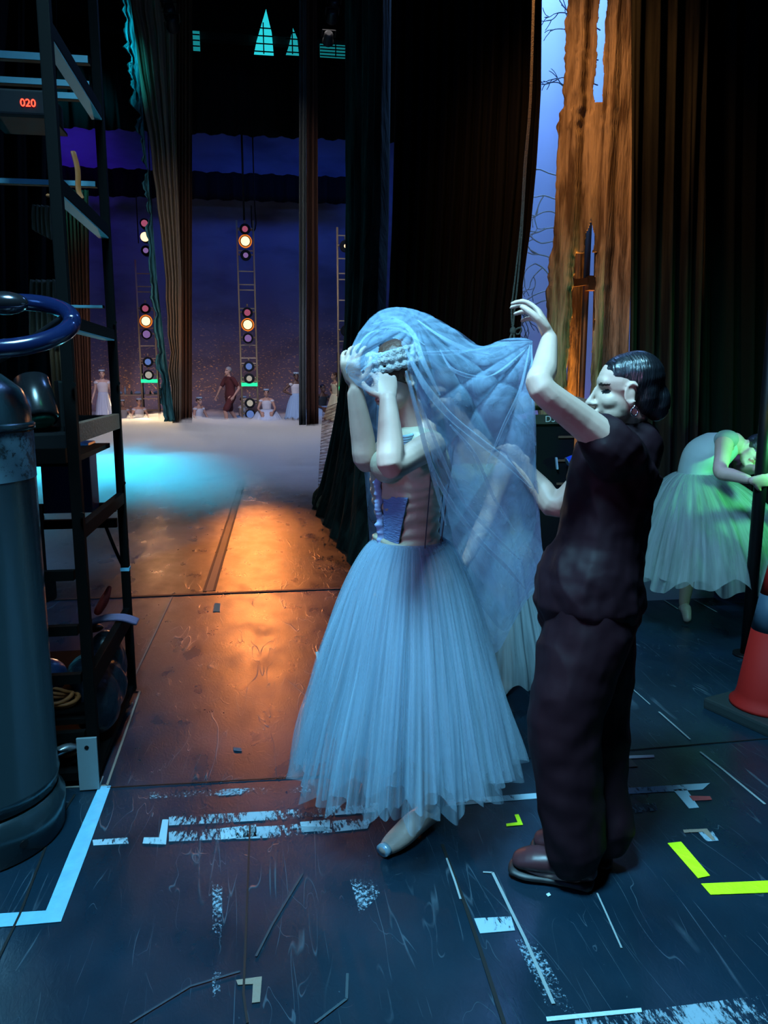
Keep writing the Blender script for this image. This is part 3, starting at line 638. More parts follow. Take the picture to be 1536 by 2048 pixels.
# root lump at its foot
b = NB()
for i in range(5):
    a = fl(632+i*7, 1012+i*4); tube(b, [a+Vector((-.02*i, .05, .02)), a+Vector((.05, 0, .16-.01*i)), a+Vector((.22, -.1, .10)), a+Vector((.40, -.3, .05))], [.05, .07, .06, .03], seg=10)
a = fl(632, 1012); me = fuse(b, .02, 2); o = link('painted_root', me, bark('root_paint', (.22, .17, .10), (.03, .03, .025), 6, stx=(1, 1, 1)), None, a); o.location = a; tag(o, 'gnarled pale root at the foot of the dark trunk cloth', 'scenery')
# big black masking leg
drape('masking_curtain', [(-200, -60, 10), (-200, 846, 10)], [(112, -60, 10), (118, 846, 10)], 8, .05, DARKCLOTH, 'added black curtain hiding stray light behind the equipment rack', nu=100)  # black cloth added to keep stray blue light out of sight
bl = [(795, -60, 5.9), (792, 200, 5.9), (786, 450, 5.9), (779, 640, 5.9), (772, 900, 5.9), (768, 1125, 5.9)]
br = [(1083, -60, 5.7), (1081, 180, 5.65), (1072, 330, 5.6), (1060, 460, 5.6), (1045, 570, 5.6), (1028, 680, 5.6)]
br = br+[]
drape('masking_curtain', bl, br[:5]+[(1020, 1140, 5.6)], 12, .05, DARKCLOTH, 'large black masking curtain hanging behind the veiled dancer', nv=40)
drape('masking_curtain', [(752, 640, 6.4), (745, 1110, 6.4)], [(762, 640, 6.4), (756, 1110, 6.4)], 1, .02, DARKCLOTH, 'slim black curtain edge left of the veiled dancer')
# right: blue sky cloth, brown trunk cloth, dark drape
SKYC = mat('pale_blue_sky_cloth', (.42, .42, .50), .9, var=.08, vscale=.7)
b = NB(); s0, s1 = P(1010, 700, 10.5), P(1330, 700, 10.5)
sheet(b, lambda u, v: Vector(((s1.x-s0.x)*(u-.5), .03*sin(u*20), 8.4*v)), 40, 10); o = solid(link('sky_backdrop', b, SKYC), .01); o.location = ((s0.x+s1.x)/2, 10.5, 0); tag(o, 'pale blue lit sky cloth in the gap beside the brown trunk', 'backdrop')
def keep_trunk(u, v):
    w = noise.noise(Vector((v*18, 0, 2)))*.03; y = 1000*v   # v 0 top..1
    c = .45-.02*v
    if v < .225 and abs(u-(.50-.1*v)) < .055+w: return False
    if .43 < v < .545 and abs(u-(.47-.12*(v-.43))) < .05*min(1, (v-.43)/.04)+w: return False
    if .50 < v < .9 and abs(u-.44) < .13+w*.5: return False
    return True
TL = [(1139, -40, 5.35), (1132, 80, 5.35), (1124, 200, 5.35), (1114, 310, 5.35), (1108, 450, 5.35), (1097, 560, 5.35), (1086, 680, 5.35), (1078, 800, 5.35), (1070, 930, 5.35), (1064, 1100, 5.35)]
TR = [(1282, -40, 5.2), (1278, 80, 5.2), (1274, 200, 5.2), (1270, 310, 5.2), (1266, 450, 5.2), (1262, 560, 5.2), (1258, 680, 5.2), (1255, 800, 5.2), (1253, 930, 5.2), (1250, 1110, 5.2)]
drape('tree_trunk_cloth', TL, TR, 2, .035, BARKB, 'brown painted tree trunk cloth glowing orange with slits at right', 'scenery', nu=110, nv=200, seed=11, keep=keep_trunk, edge=lambda v: .035*noise.noise(Vector((v*20, 3, 0)))+.015*noise.noise(Vector((v*70, 5, 0))))
# second brown layer + boom pipe behind the slits
drape('tree_trunk_cloth', [(1150, 430, 5.75), (1120, 1080, 5.75)], [(1205, 430, 5.75), (1200, 1080, 5.75)], 2, .03, BARKB, 'orange glowing cloth strips deep inside the trunk opening', 'scenery', nu=40, nv=40, seed=4, keep=lambda u, v: abs(u-.55) > .09 or v > .92)
t = thing('lighting_boom', 'upright pipe with a cross clamp inside the opening of the brown trunk', 'pipe', (P(1172, 700, 5.6).x, 5.6, 0))
b = NB(); x0 = t.location.x; cyl(b, (P(1166, 700, 5.6).x-x0, 0, .0), (P(1180, 400, 5.6).x-x0, 0, P(1180, 400, 5.6).z), .022); link('pole', b, mat('boom_steel', (.10, .06, .035), .5, .5), t)
z = P(1165, 568, 5.6).z; b = NB(); bar(b, (-.14, -.03, z), (.10, -.03, z+.03), .05); box(b, (0, -.04, z), (.07, .09, .10)); link('clamp', b, mat('clamp_steel', (.14, .08, .04), .5, .5), t)
b = NB(); cyl(b, (0, 0, 0), (0, 0, .03), .22, seg=24); link('base_plate', b, BLACK, t)
# twigs cut from netting against the sky
b = NB(); rn = random.Random(3); org = P(1110, 640, 8.5)
def twig(p, d, l, n):
    if n == 0: return
    pts = [p]; 
    for i in range(3): d = (d+Vector((rn.uniform(-.5, .5), 0, rn.uniform(-.5, .5)))).normalized(); pts.append(pts[-1]+d*l/3)
    tube(b, pts, [.003+.0012*n]*4, seg=5, sub=2)
    for i in range(2 if n > 1 else 1): twig(pts[rn.choice((2, 3))], (d+Vector((rn.uniform(-.9, .9), 0, rn.uniform(-.6, .6)))).normalized(), l*.75, n-1)
for (x, y, dx) in ((1120, 400, -1), (1118, 430, -1), (1114, 480, -1), (1108, 520, -1), (1108, 560, -1), (1100, 600, -1), (1095, 640, -.7), (1112, 350, -.8), (1110, 455, -.8), (1098, 580, -1), (1200, 60, -1), (1196, 120, -1), (1195, 170, -1)):
    p = P(x, y, 8.5)-org; twig(p, Vector((dx, 0, .2)), .28, 4)
o = link('cut_branches', b, mat('silver_twig_paint', (.55, .62, .70), .6)); o.location = org; tag(o, 'tangle of thin silvery branches against the blue sky cloth', 'branches', kind='stuff')
OLV = bark('dark_olive_drape', (.020, .019, .012), (.004, .0045, .004), 2, .4)
drape('dark_curtain', [(1262, -60, 5.0), (1258, 600, 5.0), (1250, 1172, 5.0)], [(1420, -60, 4.9), (1400, 600, 4.9), (1385, 1176, 4.95)], 4, .06, OLV, 'dark olive pleated curtain right of the brown trunk', nu=80, nv=40, seed=6)
drape('dark_curtain', [(1400, -60, 5.15), (1395, 600, 5.15), (1392, 1160, 5.15)], [(1640, -60, 5.1), (1620, 600, 5.1), (1600, 1160, 5.1)], 5, .07, mat('black_curtain_right', (.003, .0045, .005), .95, spec=.1), 'blackish curtain along the right edge of the view', nu=80, nv=30, seed=7)
b = NB(); a, c = fl(1085, 1178), fl(1392, 1178); box(b, (0, 0, .17), (c.x-a.x, .02, .34)); 
pass
o = link('lit_floor_panel', b, mat('lilac_floor_light', (.30, .30, .46), .8)); o.location = ((a.x+c.x)/2, 4.78, 0); tag(o, 'low lilac panel standing in for violet lit floor behind the bending dancer', 'scenery')  # stands in for violet lit floor, the light is in its colour

# rope
RP = mat('hemp_rope', (.16, .13, .10), .9, bump=.6, bscale=150)
r0 = P(1068, -30, 4.6); kn = P(1026, 662, 4.6)
t = thing('tie_rope', 'thin looped rope hanging knotted in front of the black curtain', 'rope', kn)
for s in (0, 1):
    b = NB(); tube(b, [P(1069-s*2, -30, 4.6)-kn, P(1062-s*2, 200, 4.6)-kn, P(1052-s*3, 330, 4.6)-kn, P(1045-s*3, 450, 4.6)-kn, P(1034-s*6+2, 560, 4.6)-kn, P(1026-s*6+3, 620, 4.6)-kn, Vector((0, 0, 0))], [.006]*7, seg=6); link('strand', b, RP, t)
b = NB(); ell(b, (0, 0, 0), (.02, .02, .025)); tube(b, [(0, 0, 0), (.04, -.01, .02), (.05, 0, 0), (.03, 0, -.02), (0, 0, 0)], [.006]*5, seg=6)
tube(b, [(0, 0, 0), (-.02, -.01, -.04), (-.035, 0, -.09)], [.007]*3, seg=6); tube(b, [(0, 0, 0), (.005, -.01, -.04), (-.005, 0, -.08)], [.007]*3, seg=6); link('knot', b, RP, t)

# ---------------------------------------------------------------- rack on the left
XR, YN, YF = -.645, 2.80, 3.63; XL = -1.75
rk = thing('equipment_rack', 'tall black steel equipment rack standing left behind the gas cylinder', 'rack', (XR, YN, 0))
o_ = Vector((XR, YN, 0)); ZT = 3.1
RST = mat('rack_black_paint', (.0022, .0022, .0022), .7, 0, spec=.06)
RRED = mat('rack_worn_timber', (.20, .10, .06), .7, bump=.3)
for nm, a in (('post', (0, 0)), ('post', (0, YF-YN)), ('post', (XL-XR, 0)), ('post', (XL-XR, YF-YN))):
    b = NB(); w_ = .038 if a[1] == 0 else .036
    box(b, (a[0], a[1], (ZT+.03)/2), (w_, w_, ZT-.03), bev=.004)
    for zz in (1.02, 1.46, 1.72): cyl(b, (a[0]+.02, a[1]-.03, zz), (a[0]+.02, a[1]-.045, zz), .009, seg=8)
    link(nm, b, RST, rk)
D = YF-YN
UL = mat('rack_painted_cyan_light', (.14, .36, .42), .6)  # cyan light on the rail undersides is put into this colour
for z, h, mt in ((2.57, .05, RST), (2.10, .05, RST), (1.67, .04, RST), (1.295, .066, RRED), (.95, .05, RST), (.40, .08, RST)):
    b = NB(); bar(b, (0, .019, z), (0, D-.019, z), .030, h, bev=.003); sb = link('side_rail', b, mt, rk)
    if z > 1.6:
        b = NB(); bar(b, (-.006, .03, z-h/2-.005), (-.006, D-.03, z-h/2-.005), .040, .006); link('painted_light_strip', b, UL, sb)
for z, hh in [(P(60, y_, YF).z, h_) for y_, h_ in ((115, .03), (165, .026), (190, .026), (365, .022), (1018, .04), (1050, .04), (845, .06), (612, .012))]:
    b = NB(); bar(b, (XL-XR, D, z), (-.026, D, z), .03, hh); sb = link('cross_rail', b, RST, rk)
    if z > 1.6: b = NB(); bar(b, (XL-XR, D-.017, z), (-.03, D-.017, z), .004, hh*.9); link('painted_light_strip', b, UL, sb)
for z in (1.22, .80, .60, .42, .20): b = NB(); bar(b, (XL-XR, 0, z), (-.026, 0, z), .03, .05 if z > 1 else .035); link('cross_rail', b, RST, rk)
for z, sw in ((.24, 1), (.60, .55), (1.19, 1)): b = NB(); ww = (XR-XL-.06)*sw; box(b, (XL-XR+.03+ww/2, D/2, z), (ww, D-.06, .02)); link('shelf', b, RST, rk)
b = NB(); box(b, ((XL-XR)/2-.0, D/2, .045), (XR-XL+.02, D+.02, .03)); link('base_plate', b, RST, rk)
b = NB(); box(b, (-.015, -.035, .105), (.07, .012, .20), bev=.002); box(b, (-.015, -.0, .010), (.07, .07, .012)); cyl(b, (-.015, -.0415, .17), (-.015, -.0425, .17), .008, seg=10, mi=1)
link('foot_bracket', b, [mat('galvanised_bracket', (.20, .27, .30), .5, .3), BLACK], rk)
b = NB(); box(b, (0, D, .62), (.040, .040, .016)); link('blue_tape_band', b, TAPEB, rk)
# goods on the rack
def place(o, p): o.location = p; return o
def moving_lamp(loc, rx, rz, lens, label, s=1.0):
    t = thing('moving_lamp', label, 'stage lamp', loc, rz); t.scale = (s,)*3
    b = NB(); box(b, (0, 0, .06), (.30, .24, .12), bev=.02); link('base', b, BLACK, t)
    b = NB(); 
    for k_ in (-1, 1): box(b, (k_*.15, 0, .27), (.04, .10, .34), bev=.015)
    box(b, (0, 0, .135), (.32, .10, .03)); link('yoke', b, BLACK, t)
    b = NB(); lathe(b, [(.05, -.16), (.105, -.13), (.115, .0), (.118, .14), (.10, .17), (.095, .165)], seg=28); b.transform(Matrix.Translation((0, 0, .33)) @ Matrix.Rotation(rx, 4, 'X')); h = link('lamp_head', b, mat('gloss_black_'+str(len(bpy.data.materials)), (.01, .01, .012), .25), t)
    b = NB(); ell(b, (0, 0, 0), (.093, .093, .03)); b.transform(Matrix.Translation((0, 0, .33)) @ Matrix.Rotation(rx, 4, 'X') @ Matrix.Translation((0, 0, .165))); link('lens', b, lens, h)
    return t
GRN = mat('green_plastic', (.01, .22, .12), .35); DKB = mat('dark_blue_plastic', (.01, .03, .09), .3); ORG = mat('orange_cable', (.42, .12, .03), .5)
moving_lamp((-.88, 3.25, 1.20), 2.6, .5, mat('green_lens', (.01, .16, .09), .2), 'moving lamp with a green lens on the upper rack shelf', .62)
moving_lamp((-1.0, 3.15, .61), 2.2, -.5, mat('pale_blue_lens', (.15, .30, .38), .15), 'moving lamp with a pale lens on the middle rack shelf', .9)
moving_lamp((-1.22, 3.3, 1.20), 1.2, .4, mat('violet_lens', (.1, .08, .3), .15), 'moving lamp at the far left of the upper rack shelf', .7)
b = NB(); ell(b, (0, 0, .07), (.075, .075, .07)); cyl(b, (0, 0, .0), (0, 0, .03), .05); tag(place(link('tape_roll', b, DKB), (-.87, 3.1, .25)), 'round dark blue bundle on the lowest rack shelf', 'bundle')
def coil(name, loc, r, n, mt, label, rr=.008):
    b = NB(); rn = random.Random(len(label))
    for i in range(n):
        ps = [Vector((r*(1+.15*sin(i*2+a))*cos(a), r*.7*(1+.1*cos(i+a*2))*sin(a), rr*1.6*i+rr+.006*sin(3*a+i))) for a in [2*pi*k_/14 for k_ in range(15)]]
        tube(b, ps, [rr]*15, seg=6, sub=2, cap=False)
    o = link(name, b, mt); o.location = loc; return tag(o, label, 'cable')
coil('cable_coil', (-.83, 2.98, .252), .09, 3, ORG, 'orange cable coil beside the dark blue bundle')
coil('cable_coil', (-.83, 2.96, .064), .10, 3, ORG, 'orange cable coil on the rack base plate')
coil('cable_coil', (-1.08, 3.35, .064), .15, 6, mat('black_rubber_cable', (.01, .01, .011), .5), 'black cable coil deep on the rack base plate', .012)
b = NB(); tube(b, [(-.05, 0, .0), (-.01, -.05, .03), (.05, -.02, .045), (.09, .02, .03)], [(.016, .014), (.02, .016), (.022, .018), (.016, .012)]); tag(place(link('connector', b, mat('chrome_connector', (.5, .55, .6), .25, .8)), (-.80, 2.90, .075)), 'small chrome cable connector on the rack base', 'connector')
b = NB(); tube(b, [(0, 0, 0), (.03, .02, -.25), (.09, .05, -.48), (.13, .10, -.62)], [.008]*4, seg=8); tag(place(link('hanging_cable', b, BLACK), (-.78, 3.60, 1.19)), 'black cable hanging down behind the rack post', 'cable')
b = NB(); box(b, (0, 0, .15), (.20, .16, .30), bev=.01); tag(place(link('ballast_box', b, DKB), (-.84, 3.55, .86+.05)), 'dark box hanging on the rear rack rail', 'box')
# bag of cables leaning at the post
b = NB()
for (x, y, z, r) in ((0, 0, .13, (.10, .14, .14)), (.01, -.14, .12, (.09, .14, .12)), (.0, .12, .18, (.085, .10, .16)), (-.03, -.04, .22, (.09, .16, .07))): ell(b, (x, y, z), r)
me = fuse(b, .012, 3)
for v in me.vertices:
    v.co += Vector((1, .3, .2))*.012*noise.noise(v.co*14)
    if v.co.z < 0: v.co.z = 0
tag(place(link('cable_bag', me, mat('black_plastic_bag', (.006, .010, .016), .30, bump=.4, bscale=25)), (-.70, 3.24, .075)), 'shiny black bag slumped between the rack posts', 'bag')
b = NB()
for i in range(4): tube(b, [(-.09, -.03+.02*i, .01), (-.02, -.06+.02*i, .04), (.05, -.03+.02*i, .03), (.10, .02*i, .0)], [.009]*4, seg=6)
tag(place(link('ribbon_bundle', b, mat('lilac_ribbon', (.16, .11, .20), .6)), (-.68, 3.42, .42)), 'lilac ribbon bundle tied around the rack post', 'ribbon')
b = NB(); tube(b, [(0, 0, 0), (.03, 0, .05), (.05, .02, .10)], [.018, .02, .01], seg=8); tag(place(link('red_strap', b, mat('red_strap', (.5, .04, .03), .6)), (-.75, 3.5, .46)), 'small red strap end above the lilac ribbons', 'strap')
b = NB(); ell(b, (0, 0, 0), (.05, .03, .02)); tag(place(link('amber_reel', b, mat('amber_plastic', (.25, .09, .02), .5)), (-.77, 3.45, .40)), 'small amber reel under the red strap', 'reel')
# red digits
t = thing('display_unit', 'black dimmer box with a glowing red three digit display on the rack', 'electronics', (P(55, 208, 3.31).x-.09, 3.42, P(55, 208, 3.31).z+.01))
b = NB(); box(b, (.06, 0, 0), (.22, .20, .09), bev=.008); link('casing', b, BLACK, t)
me = text_mesh('020', .038, .002); me.transform(Matrix.Translation((.09, -.103, -.005)) @ Matrix.Rotation(pi/2, 4, 'X')); link('red_digits', me, emis('red_led', (1, .03, .015), 7), t)
b = NB(); box(b, (.06, 0, -.005), (.24, .22, .01)); link('tray', b, RST, t).location.z = -.048
# orange strap hanging on the second rail, hooks, greenish bits high at left
b = NB(); tube(b, [(0, 0, .10), (.012, 0, .04), (.01, 0, -.03), (.02, 0, -.06)], [(.012, .004)]*4, seg=8); tube(b, [(-.10, 0, -.055), (.02, 0, -.06)], [.006]*2, seg=6)
tag(place(link('orange_strap', b, ORG), (-.665, 3.18, 2.20)), 'orange strap hooked over the second rail of the rack', 'strap')
b = NB(); 
for i in range(10): tube(b, [(.0, 0, -.02*i), (.015*(-1)**i, -.01, -.02*i-.01), (0, 0, -.02*i-.02)], [.006]*3, seg=6)
tag(place(link('coiled_lead', b, mat('teal_lead', (.02, .35, .28), .4)), (-1.12, 3.5, 2.58)), 'coiled teal lead hanging at the top left corner', 'cable')
b = NB(); cyl(b, (0, 0, 0), (0, 0, .04), .03); tag(place(link('red_knob', b, mat('red_knob', (.5, .05, .02), .5)), (-1.11, 3.5, 2.60)), 'small red knob above the coiled teal lead', 'ball')  # short red knob
# pale folded cloths seen inside the rack
FCL = mat('beige_cloth', (.10, .085, .06), .9)
drape('hung_cloth', [(62, 560, 4.6), (62, 700, 4.6)], [(118, 560, 4.6), (122, 700, 4.6)], 5, .03, FCL, 'pale beige cloth hanging behind the big ring inside the rack')
drape('hung_cloth', [(66, 410, 4.6), (66, 460, 4.6)], [(100, 412, 4.6), (104, 480, 4.6)], 4, .02, FCL, 'small beige cloth hanging high inside the rack')
drape('hung_cloth', [(100, 690, 4.6), (112, 830, 4.6)], [(128, 690, 4.6), (140, 826, 4.6)], 3, .02, mat('ochre_cloth', (.28, .14, .06), .9), 'ochre cloth hanging beside the rack post at keg height')

# ---------------------------------------------------------------- gas cylinder
KC = Vector((-.965, 2.53, 0))
STEEL = mat('dark_brushed_steel', (.018, .036, .046), .24, .35, spec=.7, bump=.08, bscale=20, stretch=(1, 1, .1), var=.15, vscale=4)
kg = thing('gas_cylinder', 'big dark metal gas cylinder cut by the left edge of the view', 'cylinder', KC)
b = NB(); lathe(b, [(.255, .16), (.262, .20), (.262, .205), (.258, .21), (.258, 1.34), (.256, 1.39), (.235, 1.45), (.18, 1.495), (.12, 1.515), (.10, 1.52)], seg=72); link('tank', b, STEEL, kg)
b = NB(); lathe(b, [(.262, .0), (.268, .01), (.268, .05), (.275, .075), (.275, .11), (.262, .13), (.256, .15), (.25, .15), (.25, .0), (.262, .0)], seg=72)
link('foot_ring', b, STEEL, kg)
a = math.atan2(fl(62, 1732).y-KC.y, fl(62, 1732).x-KC.x)
b = NB(); cyl(b, (.2765*cos(a), .2765*sin(a), .065), (.270*cos(a), .270*sin(a), .065), .013, seg=16); link('drain_hole', b, BLACK, kg)
b = NB(); lathe(b, [(.2595, 1.325), (.266, 1.33), (.266, 1.345), (.2595, 1.35)], seg=72); link('hoop', b, STEEL, kg)
LBL_ = worn('torn_label', (.08, .15, .20), .70, 30); LBL2 = mat('label_backing', (.02, .035, .045), .6)
b = NB(); 
for z0, z1, mi in ((1.18, 1.322, 1), (1.18, 1.322, 0)):
    r = .2592 if mi else .2598
    sheet(b, lambda u, v: Vector((r*cos(-2.3+u*2.6), r*sin(-2.3+u*2.6), z0+(z1-z0)*v)), 60, 3, mi=mi)
lab = link('torn_label', b, [LBL_, LBL2], kg)
def wrap_text(s, size, ang, z, r, mt, par_):
    me = text_mesh(s, size, .0015)
    for v in me.vertices:
        x, y, d = v.co; t_ = ang+x/r; v.co = Vector(((r+d)*cos(t_), (r+d)*sin(t_), z+y))
    return link('lettering', me, mt, par_)
b = NB(); A0 = math.atan2(-.99, .13)
sheet(b, lambda u, v: Vector((.2602*cos(A0-.02+u*.55), .2602*sin(A0-.02+u*.55), 1.215+.095*v)), 20, 2); link('dark_patch', b, mat('label_dark_patch', (.01, .012, .015), .6), lab)
wrap_text('DS', .085, A0+.27, 1.262, .2606, mat('label_grey', (.16, .18, .2), .6), lab)
b = NB(); tube(b, [(.10, -.08, 1.49), (.15, -.10, 1.50), (.19, -.09, 1.49)], [.006]*3, seg=6); tube(b, [(.13, -.12, 1.47), (.13, -.12, 1.51), (.18, -.06, 1.50), (.19, -.06, 1.46)], [.005]*4, seg=6); link('latch', b, mat('chrome_latch', (.5, .55, .6), .25, .9), kg)
rc = P(12, 648, 2.42)-KC
def rp(a_): return rc+Vector((.178*cos(a_), .155*sin(a_), .075*sin(a_)))
b = NB(); tube(b, [rp(2*pi*i/36) for i in range(37)], [.025]*37, seg=14, sub=1, cap=False); link('handle_ring', b, mat('dark_blue_enamel', (.006, .012, .05), .18, .2, spec=.8), kg)
for i in range(4):
    b = NB(); a_ = .5+i*pi/2; tube(b, [(.10*cos(a_), .10*sin(a_), 1.50), (rc.x*.5+.10*cos(a_), .10*sin(a_), 1.56), tuple(rp(a_))], [.011]*3, seg=8)
    link('ring_support', b, BLACK, kg)
b = NB(); cyl(b, (0, 0, 1.5), (0, 0, 1.62), .05); cyl(b, (0, 0, 1.6), (0, 0, 1.66), .03); box(b, (.08, -.04, 1.58), (.10, .05, .05), bev=.008); ell(b, tuple(P(8, 606, 2.36)-KC), (.065, .04, .032)); link('valve', b, mat('valve_metal', (.10, .10, .12), .18, .9), kg)

# ---------------------------------------------------------------- cone, pole frame, equipment cart
cb = Vector((2.18, 2.98, 0)); 
RED = mat('cone_red', (.30, .007, .005), .7, spec=.2); 
cn = thing('traffic_cone', 'red orange traffic cone with a black square base at the right edge', 'cone', cb, .32)
b = NB(); box(b, (0, 0, .025), (.37, .37, .05), bev=.012); link('base', b, mat('cone_base_black', (.012, .02, .022), .6), cn)
b = NB(); lathe(b, [(.155, .05), (.155, .065), (.138, .075), (.128, .11), (.088, .40)], seg=48); lathe(b, [(.064, .56), (.040, .70), (.034, .71), (.0005, .71)], seg=48); link('cone_body', b, RED, cn)
b = NB(); lathe(b, [(.0882, .40), (.0642, .56)], seg=48); link('reflective_collar', b, mat('collar_grey', (.04, .07, .11), .5), cn)
PX = P(1518, 1000, 3.70)
fr = thing('pole_frame', 'black steel pole frame gripped by the bending dancer at the right edge', 'frame', (PX.x, 3.70, 0))
b = NB(); cyl(b, (0, 0, .0), (0, 0, 2.3), .032, seg=14); link('pole', b, BLACK, fr)
b = NB(); cyl(b, (0, .0, .93), (.9, .0, .93), .022, seg=12); link('cross_bar', b, BLACK, fr)
b = NB(); cyl(b, (.9, 0, 0), (.9, 0, 2.3), .03, seg=14); link('pole', b, BLACK, fr)
b = NB(); cyl(b, (0, 0, 0), (0, 0, .012), .07, seg=20); link('foot_plate', b, BLACK, fr)
ct = P(1104, 900, 4.55); EC = Vector((ct.x, 4.55, 0))
ec = thing('equipment_cart', 'black equipment cart with a brown top and painted letters behind the raised arm', 'cart', EC)
b = NB(); box(b, (0, .05, .72), (.40, .36, 1.02), bev=.01); link('body', b, BLACK, ec)
b = NB(); tube(b, [(-.22, .05, 1.31), (-.1, .05, 1.34), (.12, .05, 1.33), (.24, .05, 1.30)], [(.16, .05)]*4, lat=(0, 1, 0)); link('padded_top', fuse(b, .01, 2), mat('tan_blanket', (.30, .17, .10), .9, bump=.5, bscale=30), ec)
b = NB(); box(b, (0, -.14, 1.245), (.42, .012, .055)); lb = link('name_board', b, mat('olive_board', (.035, .035, .02), .7), ec)
me = text_mesh('DS', .052, .002); me.transform(Matrix.Translation((-.075, -.148, 1.245)) @ Matrix.Rotation(pi/2, 4, 'X')); link('lettering', me, mat('cream_paint', (.55, .55, .48), .7), lb)
me = text_mesh('Needle', .026, .001); me.transform(Matrix.Translation((.085, -.147, 1.247)) @ Matrix.Rotation(pi/2, 4, 'X')); link('lettering', me, mat('grey_paint', (.20, .20, .18), .7), lb)
BRE = mat('brown_edge', (.12, .06, .03), .6)
for z in (1.14, 1.0, .86): b = NB(); box(b, (.06, -.134, z), (.15, .01, .012)); link('drawer_edge', b, BRE, ec)
b = NB(); box(b, (.10, -.136, 1.10), (.030, .006, .16)); box(b, (.095, -.136, .90), (.026, .006, .07)); link('orange_sticker', b, mat('orange_sticker', (.85, .16, .03), .6), ec)
BLU = mat('blue_handle', (.02, .06, .55), .3)
for z, dx in ((1.03, 0), (.87, .01)):
    b = NB(); cyl(b, (.02+dx, -.20, z-.03), (.13+dx, -.20, z+.01), .026, seg=16); cyl(b, (.02+dx, -.20, z-.03), (.018+dx, -.2, z-.031), .027, mi=1); cyl(b, (.13+dx, -.2, z+.01), (.24+dx, -.2, z+.05), .010, seg=10, mi=1); link('blue_handle', b, [BLU, mat('handle_chrome', (.5, .6, .65), .25, .6)], ec)
b = NB(); bar(b, (-.03, -.15, 1.02), (-.02, -.15, .95), .02, .008); link('white_clip', b, WHITECL, ec)
for s in (-.15, .15):
    for q in (-.08, .18): b = NB(); cyl(b, (s-.02, q, .10), (s+.02, q, .10), .10, seg=20); box(b, (s, q, .18), (.05, .05, .06)); link('wheel', b, BLACK, ec)

# ================================================================ people in the wing
V = Vector
# ---- helper in dark clothes holding the veil
hY = 2.13
f_ = V((-.87, .49, 0)); l_ = V((-.49, -.87, 0))      # facing, her left side (towards us)
A0_ = V((.93, 2.05, 0))
ha = thing('person', 'person in loose black plum clothes lifting the veil with a raised arm, seen in profile', 'person', A0_)
ch = P(1236, 925, hY+.05); pe = P(1182, 1205, hY+.02); wa = P(1196, 1100, hY+.03); rb = P(1214, 1010, hY+.04); nb = P(1262, 878, hY+.05)
hc = P(1248, 782, hY+.02)
sL = P(1236, 903, 2.02); eL = P(1082, 776, 1.97); wL = P(1099, 676, 2.13)
sR = ch+V((.07, .16, .02)); eR = P(1113, 1012, 2.30); wR = P(1046, 935, 2.44)
aL, aR = V((.885, 1.985, .09)), V((.985, 2.075, .09)); tL, tR = fl(1040, 1745), V((.80, 2.18, 0))
kL, kR = P(1128, 1440, 2.04), P(1190, 1450, 2.16)
b = NB()
torso(b, [pe-V((0, 0, .08)), pe, wa, rb, ch, nb], [(.14, .10), (.165, .115), (.13, .095), (.15, .105), (.165, .10), (.09, .06)], l_)
tube(b, [nb-V((0, 0, .03)), nb+V((-.01, 0, .03)), hc+V((.03, 0, -.055))], [(.060), .052, .047], seg=16)
c, hf, hu, hs = head(b, hc, (-.97, .20, -.05), (0, 0, 1), .94)
limb(b, [ch+l_*.07, sL, mids(sL, eL, .5), eL, mids(eL, wL, .35), mids(eL, wL, .8), wL], [.058, .054, .045, .036, .035, .027, .022])
limb(b, [ch-l_*.07, sR, mids(sR, eR, .5), eR, mids(eR, wR, .4), wR], [.055, .050, .044, .039, .037, .026])
hand(b, wL, P(1076, 628, 2.18)-wL, (-.8, .1, -.6), 1, 1.0, (.45, .55, .4), .16, .0085)
hand(b, wR, P(1022, 895, 2.50)-wR, (-.3, .8, -.2), -1, .92, (.4, .5, .4), .12, .0085)
for hp_, kn, an in ((pe+l_*.09, kL, aL), (pe-l_*.09, kR, aR)): limb(b, [hp_, mids(hp_, kn, .5), kn, mids(kn, an, .35), an], [.092, .08, .056, .055, .036])
for an, td in ((aL, f_), (aR, f_)): tube(b, [an-V((0, 0, .05)), an+td*.08-V((0, 0, .055)), an+td*.15-V((0, 0, .065))], [(.035, .03), (.042, .028), (.036, .02)], lat=l_)
me = fuse(b, .0045, 3); face_paint(me, c, hf, hu, hs, .94)
link('body', me, [SKIN, LIP, EYE, BROW], ha, A0_)
b = NB()
ell(b, c-hf*.034+hu*.038, (.076, .082, .076), hs, hf, hu); ell(b, c-hf*.012+hu*.045, (.070, .078, .064), hs, hf, hu); ell(b, c-hf*.055-hu*.005, (.068, .048, .075), hs, hf, hu); ell(b, c-hf*.092-hu*.035, (.048, .040, .058), hs, hf, hu); ell(b, c-hf*.075+hu*.03, (.055, .04, .055), hs, hf, hu)
me = fuse(b, .006, 3)
for v in me.vertices:   # comb the hair back, keep the ear and face free
    d = v.co-c; v.co += hs*.0006*sin(d.dot(hu)*220+d.dot(hf)*30)
link('hair', me, HAIRB, ha, A0_)
b = NB(); ep = c-hf*.010-hu*.043
for sg in (-1, 1): ell(b, ep-hs*sg*.0745, (.004, .006, .006), mi=0); tube(b, [ep-hs*sg*.076-hu*(.004+.0)+hf*(.010*cos(a_))+hu*(.012*sin(a_)-.010) for a_ in [i*pi/4 for i in range(9)]], [.0022]*9, seg=6, sub=1)
link('earring', b, mat('silver', (.8, .85, .9), .15, 1), ha, A0_)
PLUM = mat('plum_satin_cloth', (.011, .0035, .0065), .62, spec=.15, bump=.15, bscale=6, sheen=0); PLUM2 = mat('plum_trouser_cloth', (.012, .004, .007), .6, spec=.15, bump=.15, bscale=5)
